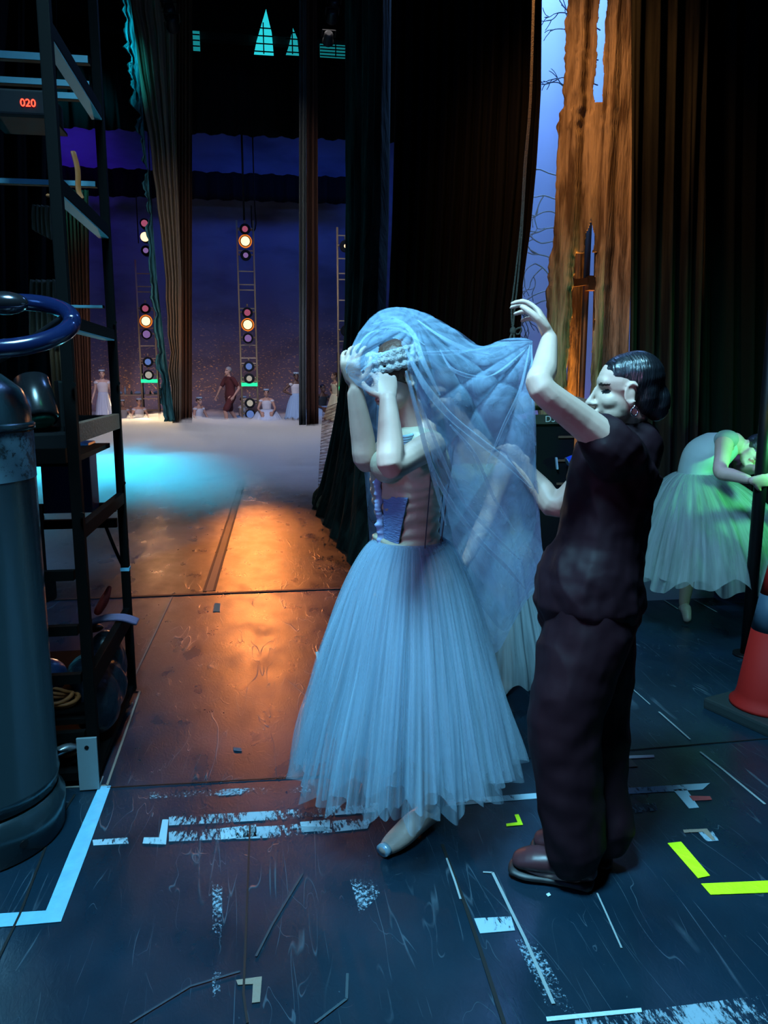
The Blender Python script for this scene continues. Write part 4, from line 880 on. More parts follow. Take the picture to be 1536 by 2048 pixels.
def folds(me, cen, amp, fq, seed=0):
    me.update(); nr = [v.normal.copy() for v in me.vertices]
    for v, n_ in zip(me.vertices, nr):
        q = v.co-cen
        k_ = noise.noise(V((q.x*fq+q.z*fq*.5, q.y*fq, q.z*fq*.45+seed)))
        r_ = 1-abs(k_)*2.2
        v.co += n_*(amp*(r_-.5)+amp*.4*noise.noise(q*fq*3))
b = NB()
torso(b, [P(1178, 1196, hY+.02), P(1182, 1150, hY+.02), wa, rb, ch, nb+V((0, 0, -.028))], [(.205, .165), (.195, .155), (.172, .135), (.178, .130), (.196, .135), (.130, .100)], l_)
limb(b, [ch+l_*.06, sL+V((0, 0, -.005)), mids(sL, eL, .24)], [.085, .080, .066]); limb(b, [ch-l_*.06, sR, mids(sR, eR, .4)], [.08, .078, .07])
me = fuse(b, .007, 4); folds(me, ch, .010, 9)
zc = P(1182, 1200, hY).z
link('shirt', me, PLUM, ha, A0_)
b = NB()
for hp_, kn, an, m_ in ((pe+l_*.085, kL, aL, 1), (pe-l_*.085, kR, aR, 0)):
    lo = an+V((-.01 if m_ else .02, 0, .0)); lo.z = .11
    limb(b, [hp_+V((0, 0, .05)), hp_-V((0, 0, .06)), mids(hp_, kn, .6), kn, mids(kn, lo, .5), lo], [.112, .128, .116, .105, .095, .088], 20)
torso(b, [pe+V((0, 0, .06)), pe-V((0, 0, .05))], [(.17, .135), (.185, .15)], l_)
me = fuse(b, .008, 4); folds(me, pe, .014, 6, 4)
tr_ = link('trousers', me, PLUM2, ha, A0_)
b = NB(); tube(b, [P(1118, 1215, 1.99), P(1125, 1250, 1.965), P(1150, 1285, 1.955)], [.003]*3, seg=6); link('pocket_seam', b, PLUM, tr_)
SHOE = mat('maroon_clog_leather', (.055, .018, .022), .4, spec=.4); SOLE = mat('clog_sole', (.010, .010, .012), .5)
for an, g0 in ((aL, V((.93, 1.955, 0))), (aR, V((1.03, 2.045, 0)))):
    b = NB(); tube(b, [g0+f_*.03+V((0, 0, .055)), g0+f_*.10+V((0, 0, .062)), g0+f_*.18+V((0, 0, .058)), g0+f_*.225+V((0, 0, .048))], [(.036, .034), (.040, .036), (.049, .034), (.043, .024)], lat=l_, seg=20)
    sh_ = link('shoe', fuse(b, .006, 3), SHOE, ha, A0_)
    b = NB(); tube(b, [g0+f_*.02+V((0, 0, .015)), g0+f_*.12+V((0, 0, .015)), g0+f_*.20+V((0, 0, .017)), g0+f_*.245+V((0, 0, .02))], [(.040, .015), (.038, .015), (.053, .016), (.045, .014)], lat=l_, seg=20); link('sole', b, SOLE, sh_, A0_)

# ---- dancer under the veil
f_ = V((-.88, -.47, 0)); l_ = V((.47, -.88, 0)); dY = 2.45
B0 = V((.47, 2.42, 0))
da = thing('person', 'ballet dancer in a pale blue tulle skirt raising both hands under a veil', 'person', B0)
pe = P(822, 1140, dY); wa = P(818, 1060, dY); rb = P(812, 985, dY); ch = P(824, 915, dY); nb = P(836, 866, dY)
hc = P(793, 752, 2.42)
sL = P(862, 893, 2.30); eL = P(783, 932, 2.10); wL = P(776, 800, 2.16)
sR = P(806, 885, 2.60); eR = P(733, 922, 2.42); wR = P(709, 775, 2.38)
aL, aR = V((.500, 2.335, .085)), V((.56, 2.58, .085)); kL, kR = V((.50, 2.37, .50)), V((.56, 2.56, .50))
b = NB()
torso(b, [pe-V((0, 0, .08)), pe, wa, rb, ch, nb], [(.14, .10), (.155, .115), (.105, .080), (.125, .095), (.150, .092), (.085, .055)], l_)
tube(b, [nb-V((0, 0, .03)), nb+V((-.02, -.01, .03)), hc+V((.03, .01, -.06))], [.055, .046, .044], seg=16)
c, hf, hu, hs = head(b, hc, (-.88, -.40, -.22), (-.1, 0, 1), .93)
for s_, e_, w_, k_ in ((sL, eL, wL, 1), (sR, eR, wR, -1)): limb(b, [ch+l_*.07*k_, s_, mids(s_, e_, .5), e_, mids(e_, w_, .3), mids(e_, w_, .75), w_], [.05, .046, .040, .037, .038, .030, .024])
hand(b, wL, P(768, 745, 2.22)-wL, (-.1, 1, .1), 1, .90, (.5, .6, .5), .10)
hand(b, wR, P(700, 728, 2.36)-wR, (.5, .6, 0), -1, .90, (.5, .6, .5), .10)
for hp_, kn, an in ((pe+l_*.08, kL, aL), (pe-l_*.08, kR, aR)): limb(b, [hp_, mids(hp_, kn, .5), kn, mids(kn, an, .3, (.01, .01, 0)), mids(kn, an, .8), an], [.088, .075, .053, .055, .036, .033])
me = fuse(b, .0045, 3); face_paint(me, c, hf, hu, hs, .93); link('body', me, [SKIN, LIP, EYE, BROW], da, B0)
b = NB(); ell(b, c-hf*.015+hu*.032, (.077, .088, .080), hs, hf, hu); ell(b, c-hf*.10+hu*.0, (.035, .032, .035), hs, hf, hu); link('hair', fuse(b, .006, 2), HAIRBR, da, B0)
b = NB(); rn = random.Random(2)
for ring_, hh in ((0, .030), (1, .052), (2, .072)):
    for i in range(22):
        a_ = 2*pi*(i+.5*ring_)/22; ell(b, c+hu*(hh+.006*rn.random())+hf*(.088-.006*ring_)*cos(a_)+hs*(.078-.006*ring_)*sin(a_), (.013, .013, .012), seg=8, rg=6)
link('flower_crown', fuse(b, .004, 1), mat('crown_white_lace', (.36, .36, .36), .8, bump=.8, bscale=90), da, B0)
BOD = mat('bodice_satin', (.46, .42, .30), .45, bump=.15, bscale=40, spec=.4); BODB = mat('bodice_blue_panel', (.16, .32, .60), .5, bump=.6, bscale=60, stretch=(1, 1, 4))
b = NB(); torso(b, [P(814, 1092, dY), wa+V((0, 0, -.01)), rb, P(818, 935, dY), P(822, 905, dY)], [(.130, .108), (.113, .088), (.134, .103), (.158, .110), (.156, .100)], l_)
ell(b, P(775, 930, 2.35), (.055, .06, .055)); ell(b, P(835, 925, 2.33), (.05, .05, .05))
me = fuse(b, .006, 2); me.update(); nr = [v.normal.copy() for v in me.vertices]
for v, n_ in zip(me.vertices, nr): v.co += n_*(.0035*sin(v.co.z*170+6*noise.noise(v.co*9)))*max(0, min(1, (1.22-v.co.z)*6))
bo = link('bodice', me, BOD, da, B0)
def on_bodice(z, ang, r=1.0):
    t_ = max(0, min(1, (z-.95)/.33)); ra = .116+.048*t_; rb_ = .090+.026*t_
    cc = wa.lerp(P(818, 935, dY), t_); return V((cc.x, cc.y, z))+l_*(ra*r*sin(ang))+f_*(rb_*r*cos(ang))
b = NB(); 
sheet(b, lambda u, v: on_bodice(1.12-.24*v, .05+.42*u-.15*v+.25*u*(1-v), 1.055+.008*sin(u*18+v*40)), 30, 30); solid(link('lace_panel', b, BODB, bo, B0), .003)
b = NB(); rn = random.Random(5)
for i in range(26):
    z = 1.21-.0125*i; p_ = on_bodice(z, .02-.008*i, 1.06+.05*sin(i*.2)); ell(b, p_+f_*(.010*rn.random()), (.012+.006*rn.random(), .010, .009), seg=8, rg=6)
link('ruffle_trim', fuse(b, .004, 1), mat('pale_ruffle', (.32, .44, .72), .7), bo, B0)
b = NB(); tube(b, [on_bodice(.925+.035*(1-cos(a_))*.5+.0*a_, a_, 1.16) for a_ in [i*2*pi/40 for i in range(41)]], [.004]*41, seg=6, sub=1, cap=False); link('piping', b, mat('dark_piping', (.03, .045, .06), .6), bo, B0)
for a_ in (1.25, 2.0, 2.8): b = NB(); tube(b, [on_bodice(z, a_, 1.055) for z in (.95, 1.02, 1.1, 1.2, 1.28)], [.0018]*5, seg=6); link('seam', b, mat('dark_piping2', (.05, .06, .07), .6), bo, B0)
b = NB(); 
for i in range(5): tube(b, [P(800+i*1, 872+i*5, 2.31), P(808, 874+i*5, 2.29), P(824-i*2, 870+i*5, 2.30)], [.006]*3, seg=6)
link('shoulder_strap', b, mat('strap_blue_white', (.35, .62, .72), .6), bo, B0)
TUL = (.40, .58, .72, 1)
hemc = V((.437, 2.43, .205)); wc = P(820, 1078, dY)
for nm, k_, a_, amp, pl, sd in (('outer_skirt_layer', 1.0, .30, .085, 34, 1), ('middle_skirt_layer', .93, .38, .07, 42, 2), ('inner_skirt_layer', .82, .42, .07, 30, 3), ('lining_skirt_layer', .62, .55, .05, 20, 9)):
    b = cone_cloth(wc-V((0, 0, .0)), .112, hemc+V((0, 0, .03*(1-k_)*8)), .375*k_, pl, amp, .62, 420, 60, sd, .03)
    link(nm, b, tulle(nm+'_net', TUL, a_, (150, 1.6, 1), .65, warp=.3), da, B0)
b = cone_cloth(wc+V((0, 0, .002)), .116, wc-V((0, 0, .05)), .135, 60, .03, 1, 240, 6, 5, .0); link('gathered_waistband', b, tulle('waist_net', TUL, .85, (200, 2, 1), .2), da, B0)
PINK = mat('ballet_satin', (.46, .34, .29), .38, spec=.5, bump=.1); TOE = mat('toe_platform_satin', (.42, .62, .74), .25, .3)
for an, dr, fl_ in ((aL, V((-.785, -.62, 0)), 1), (aR, V((-.3, -.95, 0)), 0)):
    dr = dr.normalized(); lt = V((dr.y, -dr.x, 0)); g0 = V((an.x, an.y, 0))-dr*.035
    b = NB(); tube(b, [g0+V((0, 0, .042)), g0+dr*.045+V((0, 0, .050)), g0+dr*.10+V((0, 0, .046)), g0+dr*.155+V((0, 0, .034)), g0+dr*.205+V((0, 0, .026)), g0+dr*.235+V((0, 0, .023))], [(.028, .032), (.033, .042), (.039, .040), (.042, .031), (.036, .024), (.024, .019)], lat=lt, seg=24)
    ps_ = link('pointe_shoe', fuse(b, .0045, 3), PINK, da, B0)
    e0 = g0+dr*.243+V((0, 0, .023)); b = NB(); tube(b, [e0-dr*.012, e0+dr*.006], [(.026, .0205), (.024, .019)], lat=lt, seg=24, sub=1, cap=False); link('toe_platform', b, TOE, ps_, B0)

# ---- the veil: a big sheet of tulle from the dancer's head to the helper's hand
def topx(p_):
    d = p_-CAM; k_ = d.dot(Fw); return 768+FPX*d.dot(Rt)/k_, 1024-FPX*d.dot(Up)/k_
def net_surface(rows, su, sv, disp, face_gap=False):
    g_ = [cr([tuple(P(*q)) for q in r], 6) for r in rows]
    cols = [cr([g_[j][i] for j in range(len(g_))], 6) for i in range(len(g_[0]))]
    nu, nv = len(cols)-1, len(cols[0])-1
    def at(u, v):
        x, y = u*nu, v*nv; i, j = min(int(x), nu-1), min(int(y), nv-1); a_, c_ = x-i, y-j
        p_ = V(cols[i][j]).lerp(V(cols[i+1][j]), a_).lerp(V(cols[i][j+1]).lerp(V(cols[i+1][j+1]), a_), c_)
        return p_+disp(p_, u, v)
    def keep(u, v):
        # the cloth is lifted off the face: its free edge runs from the brow down both sides of the forearm
        x, y = topx(at(u, v)); w_ = 4*noise.noise(V((x*.03, y*.03, 5)))
        return not (757+w_ < x < 806+(y-690)*.26+w_ and 676+((x-782)/24)**2*12+w_ < y)
    b = NB(); sheet(b, at, su, sv, keep if face_gap else None); return b
hd, hn = P(800, 660, 2.4), P(1064, 682, 2.2)
def vd(seed, amp):
    def d_(p_, u, v):
        def fan(o, k_, ph):
            a_ = math.atan2(p_.z-o.z, p_.x-o.x); r_ = math.hypot(p_.z-o.z, p_.x-o.x)
            s_ = 1-abs(((a_*k_/pi+ph+.25*noise.noise(V((r_*4, a_*2, seed)))) % 1)*2-1); return (s_**2.5)*min(1, r_*5)
        k1 = fan(hd, 9, .1*seed); k2 = fan(hn, 8, .3+seed)
        w = 1/(1+math.exp(-(p_.x-.62)*9))
        return V((0, 1, 0))*(amp*(k1*(1-w)+k2*w)+amp*.6*noise.noise(p_*3+V((seed, 0, 0)))) + V((0, 0, .010*noise.noise(p_*6+V((0, seed, 0)))*min(1, v*3+.3)))
    return d_
VEILM = tulle('veil_net', (.40, .60, .80, 1), .42, (7, 9, 1), .4, warp=2.5); VEILB = tulle('veil_net_back', (.36, .56, .80, 1), .60, (6, 8, 1), .4, warp=2.5)
V0 = hd.copy()
ve = thing('veil', 'big translucent pale blue tulle veil stretched from the dancer head to the raised hand', 'veil', V0)
front = [[(692, 742, 2.33), (708, 682, 2.30), (748, 630, 2.28), (792, 614, 2.28), (848, 624, 2.26), (908, 656, 2.24), (962, 692, 2.22), (1012, 678, 2.20), (1050, 676, 2.18), (1067, 682, 2.17)],
         [(690, 740, 2.24), (706, 712, 2.14), (742, 668, 2.12), (790, 650, 2.12), (852, 670, 2.12), (912, 706, 2.13), (966, 732, 2.14), (1018, 722, 2.14), (1052, 720, 2.14), (1068, 724, 2.14)],
         [(692, 744, 2.24), (712, 736, 2.10), (748, 720, 2.05), (812, 716, 2.05), (860, 752, 2.08), (918, 790, 2.10), (972, 806, 2.12), (1022, 800, 2.13), (1054, 798, 2.13), (1069, 800, 2.13)],
         [(694, 748, 2.24), (718, 752, 2.10), (756, 748, 2.05), (826, 800, 2.10), (876, 860, 2.12), (930, 900, 2.14), (984, 916, 2.15), (1030, 910, 2.15), (1060, 905, 2.15), (1074, 905, 2.15)],
         [(696, 752, 2.25), (722, 764, 2.10), (764, 770, 2.06), (846, 900, 2.17), (892, 968, 2.20), (944, 1008, 2.22), (994, 1024, 2.22), (1036, 1018, 2.21), (1066, 1012, 2.20), (1081, 1010, 2.20)],
         [(698, 756, 2.26), (726, 774, 2.12), (772, 796, 2.08), (866, 1005, 2.25), (914, 1070, 2.30), (962, 1110, 2.34), (1004, 1126, 2.34), (1042, 1112, 2.32), (1070, 1096, 2.28), (1087, 1090, 2.25)],
         [(700, 760, 2.28), (730, 784, 2.14), (780, 820, 2.10), (884, 1090, 2.40), (940, 1180, 2.46), (985, 1245, 2.50), (1016, 1262, 2.50), (1040, 1214, 2.44), (1064, 1184, 2.36), (1092, 1160, 2.28)]]
link('front_layer', net_surface(front, 260, 240, vd(1, .030), True), VEILM, ve, V0)
back = [[(692, 742, 2.35), (708, 682, 2.40), (748, 630, 2.44), (792, 614, 2.46), (848, 624, 2.44), (908, 656, 2.38), (962, 692, 2.32), (1012, 678, 2.28), (1050, 676, 2.22), (1067, 682, 2.19)],
        [(706, 800, 2.42), (724, 770, 2.54), (760, 740, 2.62), (800, 730, 2.66), (856, 750, 2.62), (912, 780, 2.52), (966, 800, 2.44), (1014, 800, 2.38), (1050, 805, 2.32), (1069, 810, 2.26)],
        [(726, 920, 2.50), (744, 910, 2.62), (776, 900, 2.70), (812, 900, 2.74), (866, 910, 2.70), (920, 930, 2.62), (972, 945, 2.54), (1018, 950, 2.46), (1054, 955, 2.38), (1077, 960, 2.30)],
        [(738, 1040, 2.56), (756, 1040, 2.68), (786, 1040, 2.76), (822, 1050, 2.80), (876, 1060, 2.76), (930, 1075, 2.68), (980, 1085, 2.60), (1024, 1085, 2.52), (1060, 1080, 2.42), (1085, 1075, 2.34)],
        [(742, 1120, 2.60), (762, 1130, 2.70), (794, 1140, 2.80), (836, 1170, 2.84), (890, 1210, 2.80), (945, 1270, 2.72), (990, 1310, 2.62), (1026, 1260, 2.54), (1058, 1200, 2.44), (1092, 1165, 2.34)]]
def yf(x, y):
    T_ = ((600, 2.28), (630, 2.18), (660, 2.09), (720, 2.03), (800, 2.035), (900, 2.09), (1010, 2.16), (1100, 2.25), (1180, 2.34), (1260, 2.44))
    for (a, p), (c_, q) in zip(T_[:-1], T_[1:]):
        if a <= y <= c_: return p+(q-p)*(y-a)/(c_-a)+max(0, min(1, (x-900)/120))*max(0, (900-y)/300)*.07
    return 2.3
for ln, wd in (([(812, 700), (850, 772), (900, 832), (960, 882), (1010, 922), (1062, 975)], .007), ([(812, 742), (835, 830), (862, 930), (905, 1010), (960, 1082), (1010, 1132), (1050, 1178)], .005),
               ([(838, 800), (878, 900), (925, 1000), (985, 1068), (1040, 1120)], .004), ([(838, 706), (920, 704), (1000, 690), (1062, 684)], .005), ([(742, 650), (790, 640), (826, 668), (846, 722), (880, 790)], .006),
               ([(835, 640), (880, 672), (935, 700), (990, 712)], .004), ([(1060, 690), (1040, 780), (1008, 850), (972, 935)], .0035), ([(1063, 690), (1066, 800), (1071, 890)], .0035),
               ([(880, 700), (910, 742), (980, 752), (1050, 700)], .0035), ([(820, 762), (848, 880), (874, 980), (892, 1050)], .005), ([(712, 700), (742, 665), (800, 660), (850, 690)], .0035), ([(900, 850), (950, 910), (990, 1000), (1030, 1060)], .0035), ([(722, 742), (770, 705), (820, 690)], .0035)):
    b = NB(); tube(b, [P(x, y, yf(x, y)) for x, y in ln], [(wd*.6, .0008)]+[(wd*1.3, .001)]*(len(ln)-2)+[(wd*.4, .0008)], lat=(1, 0, .3), seg=8, sub=8)
    link('gathered_fold', b, bpy.data.materials.get('veil_fold_net') or tulle('veil_fold_net', (.50, .72, .90, 1), .27, (3, 30, 1), .5), ve, V0)
link('back_layer', net_surface(back, 220, 200, vd(4, .028)), VEILB, ve, V0)

# ---- dancer behind the veil
C0 = V((P(1000, 1100, 3.4).x, 3.4, 0))
dc = thing('person', 'ballet dancer leaning behind the veil, faint through the tulle', 'person', C0)
wa = P(1000, 1052, 3.4); pe = wa-V((0, 0, .13)); ch = P(955, 935, 3.35); nb = P(938, 880, 3.32); hc = P(892, 788, 3.28); f_ = V((-.75, -.66, 0)); l_ = V((.66, -.75, 0))
b = NB(); torso(b, [pe-V((0, 0, .08)), pe, wa, mids(wa, ch, .5), ch, nb], [(.14, .10), (.155, .115), (.105, .080), (.125, .095), (.150, .092), (.085, .055)], l_)
tube(b, [nb, hc+V((.02, 0, -.06))], [.05, .045]); c, hf, hu, hs = head(b, hc, (-.7, -.6, -.2), (0, 0, 1), .95)
for k_ in (-1, 1):
    s_ = ch+l_*.16*k_+V((0, 0, .05)); e_ = s_+V((-.10, -.04*k_, -.24)); w_ = e_+V((-.12, -.12, -.16)); limb(b, [ch+l_*.07*k_, s_, mids(s_, e_, .5), e_, mids(e_, w_, .3), w_], [.05, .046, .040, .037, .038, .024]); hand(b, w_, w_-e_, (-.5, .3, 0), k_, .9)
    an = V((C0.x+.05, 3.47+.07*k_, .08)); kn = V((C0.x, 3.42+.08*k_, .5)); limb(b, [pe+l_*.08*k_, kn, an], [.088, .053, .034]); tube(b, [an-V((0, 0, .04)), an+f_*.11-V((0, 0, .055))], [(.035, .03), (.033, .02)], lat=l_)
me = fuse(b, .009, 3); face_paint(me, c, hf, hu, hs, .95); link('body', me, [SKIN, LIP, EYE, BROW], dc, C0)
b = NB(); ell(b, c-hf*.015+hu*.032, (.078, .090, .082), hs, hf, hu); ell(b, c-hf*.10, (.035, .032, .035)); link('hair', fuse(b, .009, 2), HAIRBR, dc, C0)
b = NB(); torso(b, [pe+V((0, 0, .04)), wa, mids(wa, ch, .5), ch], [(.145, .115), (.115, .09), (.137, .105), (.158, .104)], l_); link('bodice', fuse(b, .009, 2), BOD, dc, C0)
b = cone_cloth(wa-V((0, 0, .01)), .115, V((C0.x+.02, 3.42, .14)), .36, 30, .07, .6, 240, 30, 6, .03); link('skirt', b, tulle('back_skirt_net', (.30, .38, .42, 1), .75, (120, 2, 1), .4), dc, C0)

# ---- bending dancer at the right
D0 = V((2.55, 4.25, 0)); gY = 4.27
dd = thing('person', 'ballet dancer in a long white tulle skirt bending sideways to grip the black pole', 'person', D0)
wa = P(1393, 940, gY); pe = P(1396, 978, gY); ch = P(1432, 900, gY-.02); nb = P(1464, 887, gY-.04); hc = P(1510, 903, gY-.12)
up_ = (ch-wa).normalized(); l_ = V((.15, -.97, .1)).normalized()
b = NB(); torso(b, [pe-V((0, 0, .08)), pe, wa, mids(wa, ch, .5, (-.02, 0, .02)), ch, nb], [(.14, .10), (.15, .115), (.105, .085), (.125, .1), (.14, .10), (.09, .07)], l_)
tube(b, [nb, mids(nb, hc, .7)], [.052, .046]); c, hf, hu, hs = head(b, hc, (-.25, -.95, -.12), (.72, -.1, .69), .93)
ft = fl(1374, 1248)
sN = P(1449, 884, gY-.17); eN = P(1441, 944, 3.86); wN = P(1496, 959, 3.71)
sF = P(1462, 893, gY+.14); eF = P(1484, 938, gY+.10); wF = P(1514, 938, 3.84)
limb(b, [ch+l_*.07, sN, mids(sN, eN, .5), eN, mids(eN, wN, .4), wN], [.055, .052, .044, .038, .036, .025]); limb(b, [ch-l_*.05, sF, mids(sF, eF, .5), eF, wF], [.05, .048, .04, .037, .025])
hand(b, wN-V((0, .045, 0)), V((1, -.1, 0)), (0, 1, 0), -1, .9, (.9, 1.0, .7), .10); hand(b, wF, V((.6, -.3, 0)), (0, -1, 0), 1, .9, (.7, .8, .6), .06)
an = ft+V((.03, .10, .10)); kn = V((2.56, 4.30, .52))
limb(b, [pe, mids(pe, kn, .5), kn, mids(kn, an, .3), an], [.10, .08, .054, .055, .032])
an2 = V((2.62, 4.75, .30)); limb(b, [pe+V((.02, .08, 0)), V((2.62, 4.50, .60)), an2], [.09, .055, .033])
me = fuse(b, .007, 3); face_paint(me, c, hf, hu, hs, .93); link('body', me, [SKIN, LIP, EYE, BROW], dd, D0)
b = NB(); ell(b, c-hf*.016+hu*.034, (.079, .090, .082), hs, hf, hu); ell(b, c-hf*.10, (.035, .032, .035)); link('hair', fuse(b, .008, 2), HAIRB, dd, D0)
b = NB(); torso(b, [pe+V((0, 0, .03)), wa, mids(wa, ch, .5, (-.02, 0, .02)), ch], [(.145, .12), (.116, .096), (.138, .112), (.152, .112)], l_); me = fuse(b, .008, 2); link('bodice', me, mat('bodice_white', (.40, .48, .46), .6), dd, D0)
for q_ in (sN, sF): b = NB(); ell(b, q_+V((.01, 0, .015)), (.07, .065, .055)); link('sleeve', fuse(b, .008, 2), tulle('sleeve_net_'+str(len(bpy.data.materials)), (.40, .48, .46, 1), .6, (10, 10, 1), .3), dd, D0)
wv = wa-V((0, 0, .015))
for nm, k_, a_, sd in (('outer_skirt_layer', 1, .55, 7), ('inner_skirt_layer', .88, .75, 8)):
    b = cone_cloth(wv, .112, V((2.62, 4.24, .35)), .55*k_, 26, .06, .75, 260, 40, sd, .04, lean=(.02, 0, .06)); link(nm, b, tulle(nm+'_white', (.40, .48, .46, 1), a_, (120, 2, 1), .45), dd, D0)
b = NB(); tube(b, [an+V((0, 0, -.03)), mids(an, ft, .5, (0, 0, .03)), ft+V((0, 0, .03))], [(.034, .03), (.034, .026), (.026, .02)], seg=16); link('pointe_shoe', fuse(b, .006, 2), PINK, dd, D0)

# ---------------------------------------------------------------- people on the far stage
WSK = mat('dancer_skirt_white', (.50, .56, .66), .9); WBO = mat('dancer_bodice', (.62, .60, .62), .8); CRM = mat('cream_skirt', (.75, .66, .45), .9); BSK = mat('blue_skirt', (.28, .42, .62), .9)
MAR = mat('maroon_cotton', (.085, .014, .014), .9)
def at(px, Y, z=0): q = P(px, 800, Y); return (q.x, Y, z)
far_person('person', 'standing dancer in a white dress framed by the black rack', at(207, 24.0, .0), .15, 'stand', SKIN, HAIRBR, (WBO, WSK), scale=1.02)
far_person('person', 'dancer sitting low on the fog left of the lamp ladder, nearest the ladder', at(277, 25.2), .4, 'sit_floor', SKIN2, HAIRBR, (WBO, WSK), scale=.95)
far_person('person', 'dancer sitting half hidden behind the black rack post', at(244, 25.4), .2, 'sit_floor', SKIN2, HAIRBR, (WBO, WSK), scale=.9)
far_person('person', 'dancer sitting beside the brown curtain with a bare arm resting on her knee', at(396, 24.6), .9, 'sit_floor', SKIN2, HAIRBR, (WBO, BSK), scale=1.0)
far_person('person', 'person in maroon shirt and shorts striding behind the tall ladder', at(461, 24.2), -.9, 'walk', SKIN2, mat('grey_hair', (.25, .24, .24), .7), (MAR, MAR), crown=False, kind='man', scale=1.08)
far_person('person', 'dancer in a pale blue skirt sitting just left of the tall ladder', at(484, 25.6), 1.1, 'sit_floor', SKIN, HAIRBR, (WBO, BSK), scale=1.0)
far_person('person', 'dancer in a white skirt sitting upright just right of the tall ladder', at(533, 24.4), 0, 'sit', SKIN2, HAIRBR, (WBO, WSK), scale=1.0)
far_person('person', 'dark haired dancer in a blue white dress standing with hands on hips', at(592, 23.6), .3, 'hips', SKIND, HAIRB, (WBO, BSK), scale=.98)
far_person('person', 'dark silhouetted figure sitting behind the cream skirt', at(644, 25.2), .5, 'sit', SKIND, HAIRB, (mat('dark_dress', (.02, .03, .04), .9), BSK), crown=False, scale=1.12)
far_person('person', 'long haired dancer in a wide cream skirt facing left near the net', at(672, 22.6), -1.2, 'hips', SKIN2, HAIRBR, (CRM, CRM), crown=False, scale=.98)

# ---------------------------------------------------------------- dry ice fog over the stage floor
fg = bpy.data.materials.new('low_fog'); fg.use_nodes = True; nt = fg.node_tree; N = nt.nodes; L = nt.links; N.clear()
out = N.new('ShaderNodeOutputMaterial'); vs = N.new('ShaderNodeVolumeScatter'); vs.inputs['Color'].default_value = (.93, .95, .97, 1); vs.inputs['Anisotropy'].default_value = .0
L.new(vs.outputs[0], out.inputs['Volume'])
tc = N.new('ShaderNodeTexCoord'); sp = N.new('ShaderNodeSeparateXYZ'); L.new(tc.outputs['Object'], sp.inputs[0])
def mth(op, a, b_, clamp=False):
    k_ = N.new('ShaderNodeMath'); k_.operation = op; k_.use_clamp = clamp
    for i, x in enumerate((a, b_)):
        if isinstance(x, (int, float)): k_.inputs[i].default_value = x
        elif x is not None: L.new(x, k_.inputs[i])
    return k_.outputs[0]
def mrg(src, a, b_, lo, hi):
    r = N.new('ShaderNodeMapRange'); [setattr(r.inputs[i], 'default_value', v) for i, v in ((1, a), (2, b_), (3, lo), (4, hi))]; L.new(src, r.inputs[0]); return r.outputs[0]
mp = N.new('ShaderNodeMapping'); mp.inputs['Scale'].default_value = (.55, .38, 1.6); L.new(tc.outputs['Object'], mp.inputs[0])
n = N.new('ShaderNodeTexNoise'); n.inputs['Scale'].default_value = 1.5; n.inputs['Detail'].default_value = 3; n.inputs['Distortion'].default_value = .8; L.new(mp.outputs[0], n.inputs['Vector'])
# world coordinates: object origin at 0. front edge of the bank: near on the left, further back in the middle
front = mrg(sp.outputs[0], -1.6, .5, 4.6, 9.6)
fr_ = mth('SUBTRACT', sp.outputs[1], front); fr_ = mth('ADD', fr_, mth('MULTIPLY', mth('SUBTRACT', n.outputs['Fac'], .5), 5.0))
edge = mrg(fr_, 0, 4.5, 0, 1)
topz = mth('ADD', mth('MULTIPLY', edge, .22), mth('MULTIPLY', mth('SUBTRACT', n.outputs['Fac'], .5), .55))
topz = mth('ADD', topz, .13)
hgt = mth('DIVIDE', mth('SUBTRACT', topz, sp.outputs[2]), .16, True)
dens = mth('MULTIPLY', mth('MULTIPLY', hgt, edge), 4.5)
L.new(dens, vs.inputs['Density'])
b = NB(); box(b, (-2.6, 17.0, .40), (18.6, 22.4, .78)); f_ = link('low_fog', b, fg); tag(f_, 'low white dry ice fog spreading over the whole stage floor', 'fog', kind='stuff')

# ---------------------------------------------------------------- light
def spot(name, loc, tgt, col, e, size=.1, ang=40, blend=.5):
    l = bpy.data.lights.new(name, 'SPOT'); l.color = col; l.energy = e; l.shadow_soft_size = size; l.spot_size = rad(ang); l.spot_blend = blend
    o = bpy.data.objects.new(name, l); C.objects.link(o); o.location = loc; o.rotation_euler = (Vector(tgt)-Vector(loc)).to_track_quat('-Z', 'Y').to_euler(); return o
def area(name, loc, tgt, col, e, sx, sy=None, spread=180):
    l = bpy.data.lights.new(name, 'AREA'); l.color = col; l.energy = e; l.size = sx; l.shape = 'RECTANGLE'; l.size_y = sy or sx; l.spread = rad(spread)
    o = bpy.data.objects.new(name, l); C.objects.link(o); o.location = loc; o.rotation_euler = (Vector(tgt)-Vector(loc)).to_track_quat('-Z', 'Y').to_euler(); return o
KEY = (.28, .72, 1.0)
area('work_light', (-.35, 1.0, 4.6), (.6, 2.2, .6), KEY, 140, .85, .85, 92)
area('blue_fill', (-3.5, 0, 3.4), (0, 2.6, .4), (.10, .35, 1.0), 34, 1.2, 1.2)
spot('front_violet', (-1.6, .2, 1.7), (1.0, 2.15, .95), (.80, .38, .75), 62, .1, 34, .8)
spot('warm_side_on_dancers', (-2.6, 5.0, 2.6), (.6, 2.4, 1.0), (1, .45, .2), 4, .15, 30, .8)
spot('amber_on_trunk', (.95, 3.6, 5.2), (2.25, 5.35, 2.7), (1, .45, .13), 460, .15, 44, 1)
spot('amber_in_trunk', (P(1150, 1000, 5.52).x, 5.52, .5), (P(1175, 600, 5.62).x, 5.62, 2.4), (1, .40, .07), 520, .05, 60, .7)
area('sky_cloth_wash', (3.2, 8.6, 7.6), (3.9, 10.5, 3.6), (.17, .40, 1.0), 460, 1.5, .5)
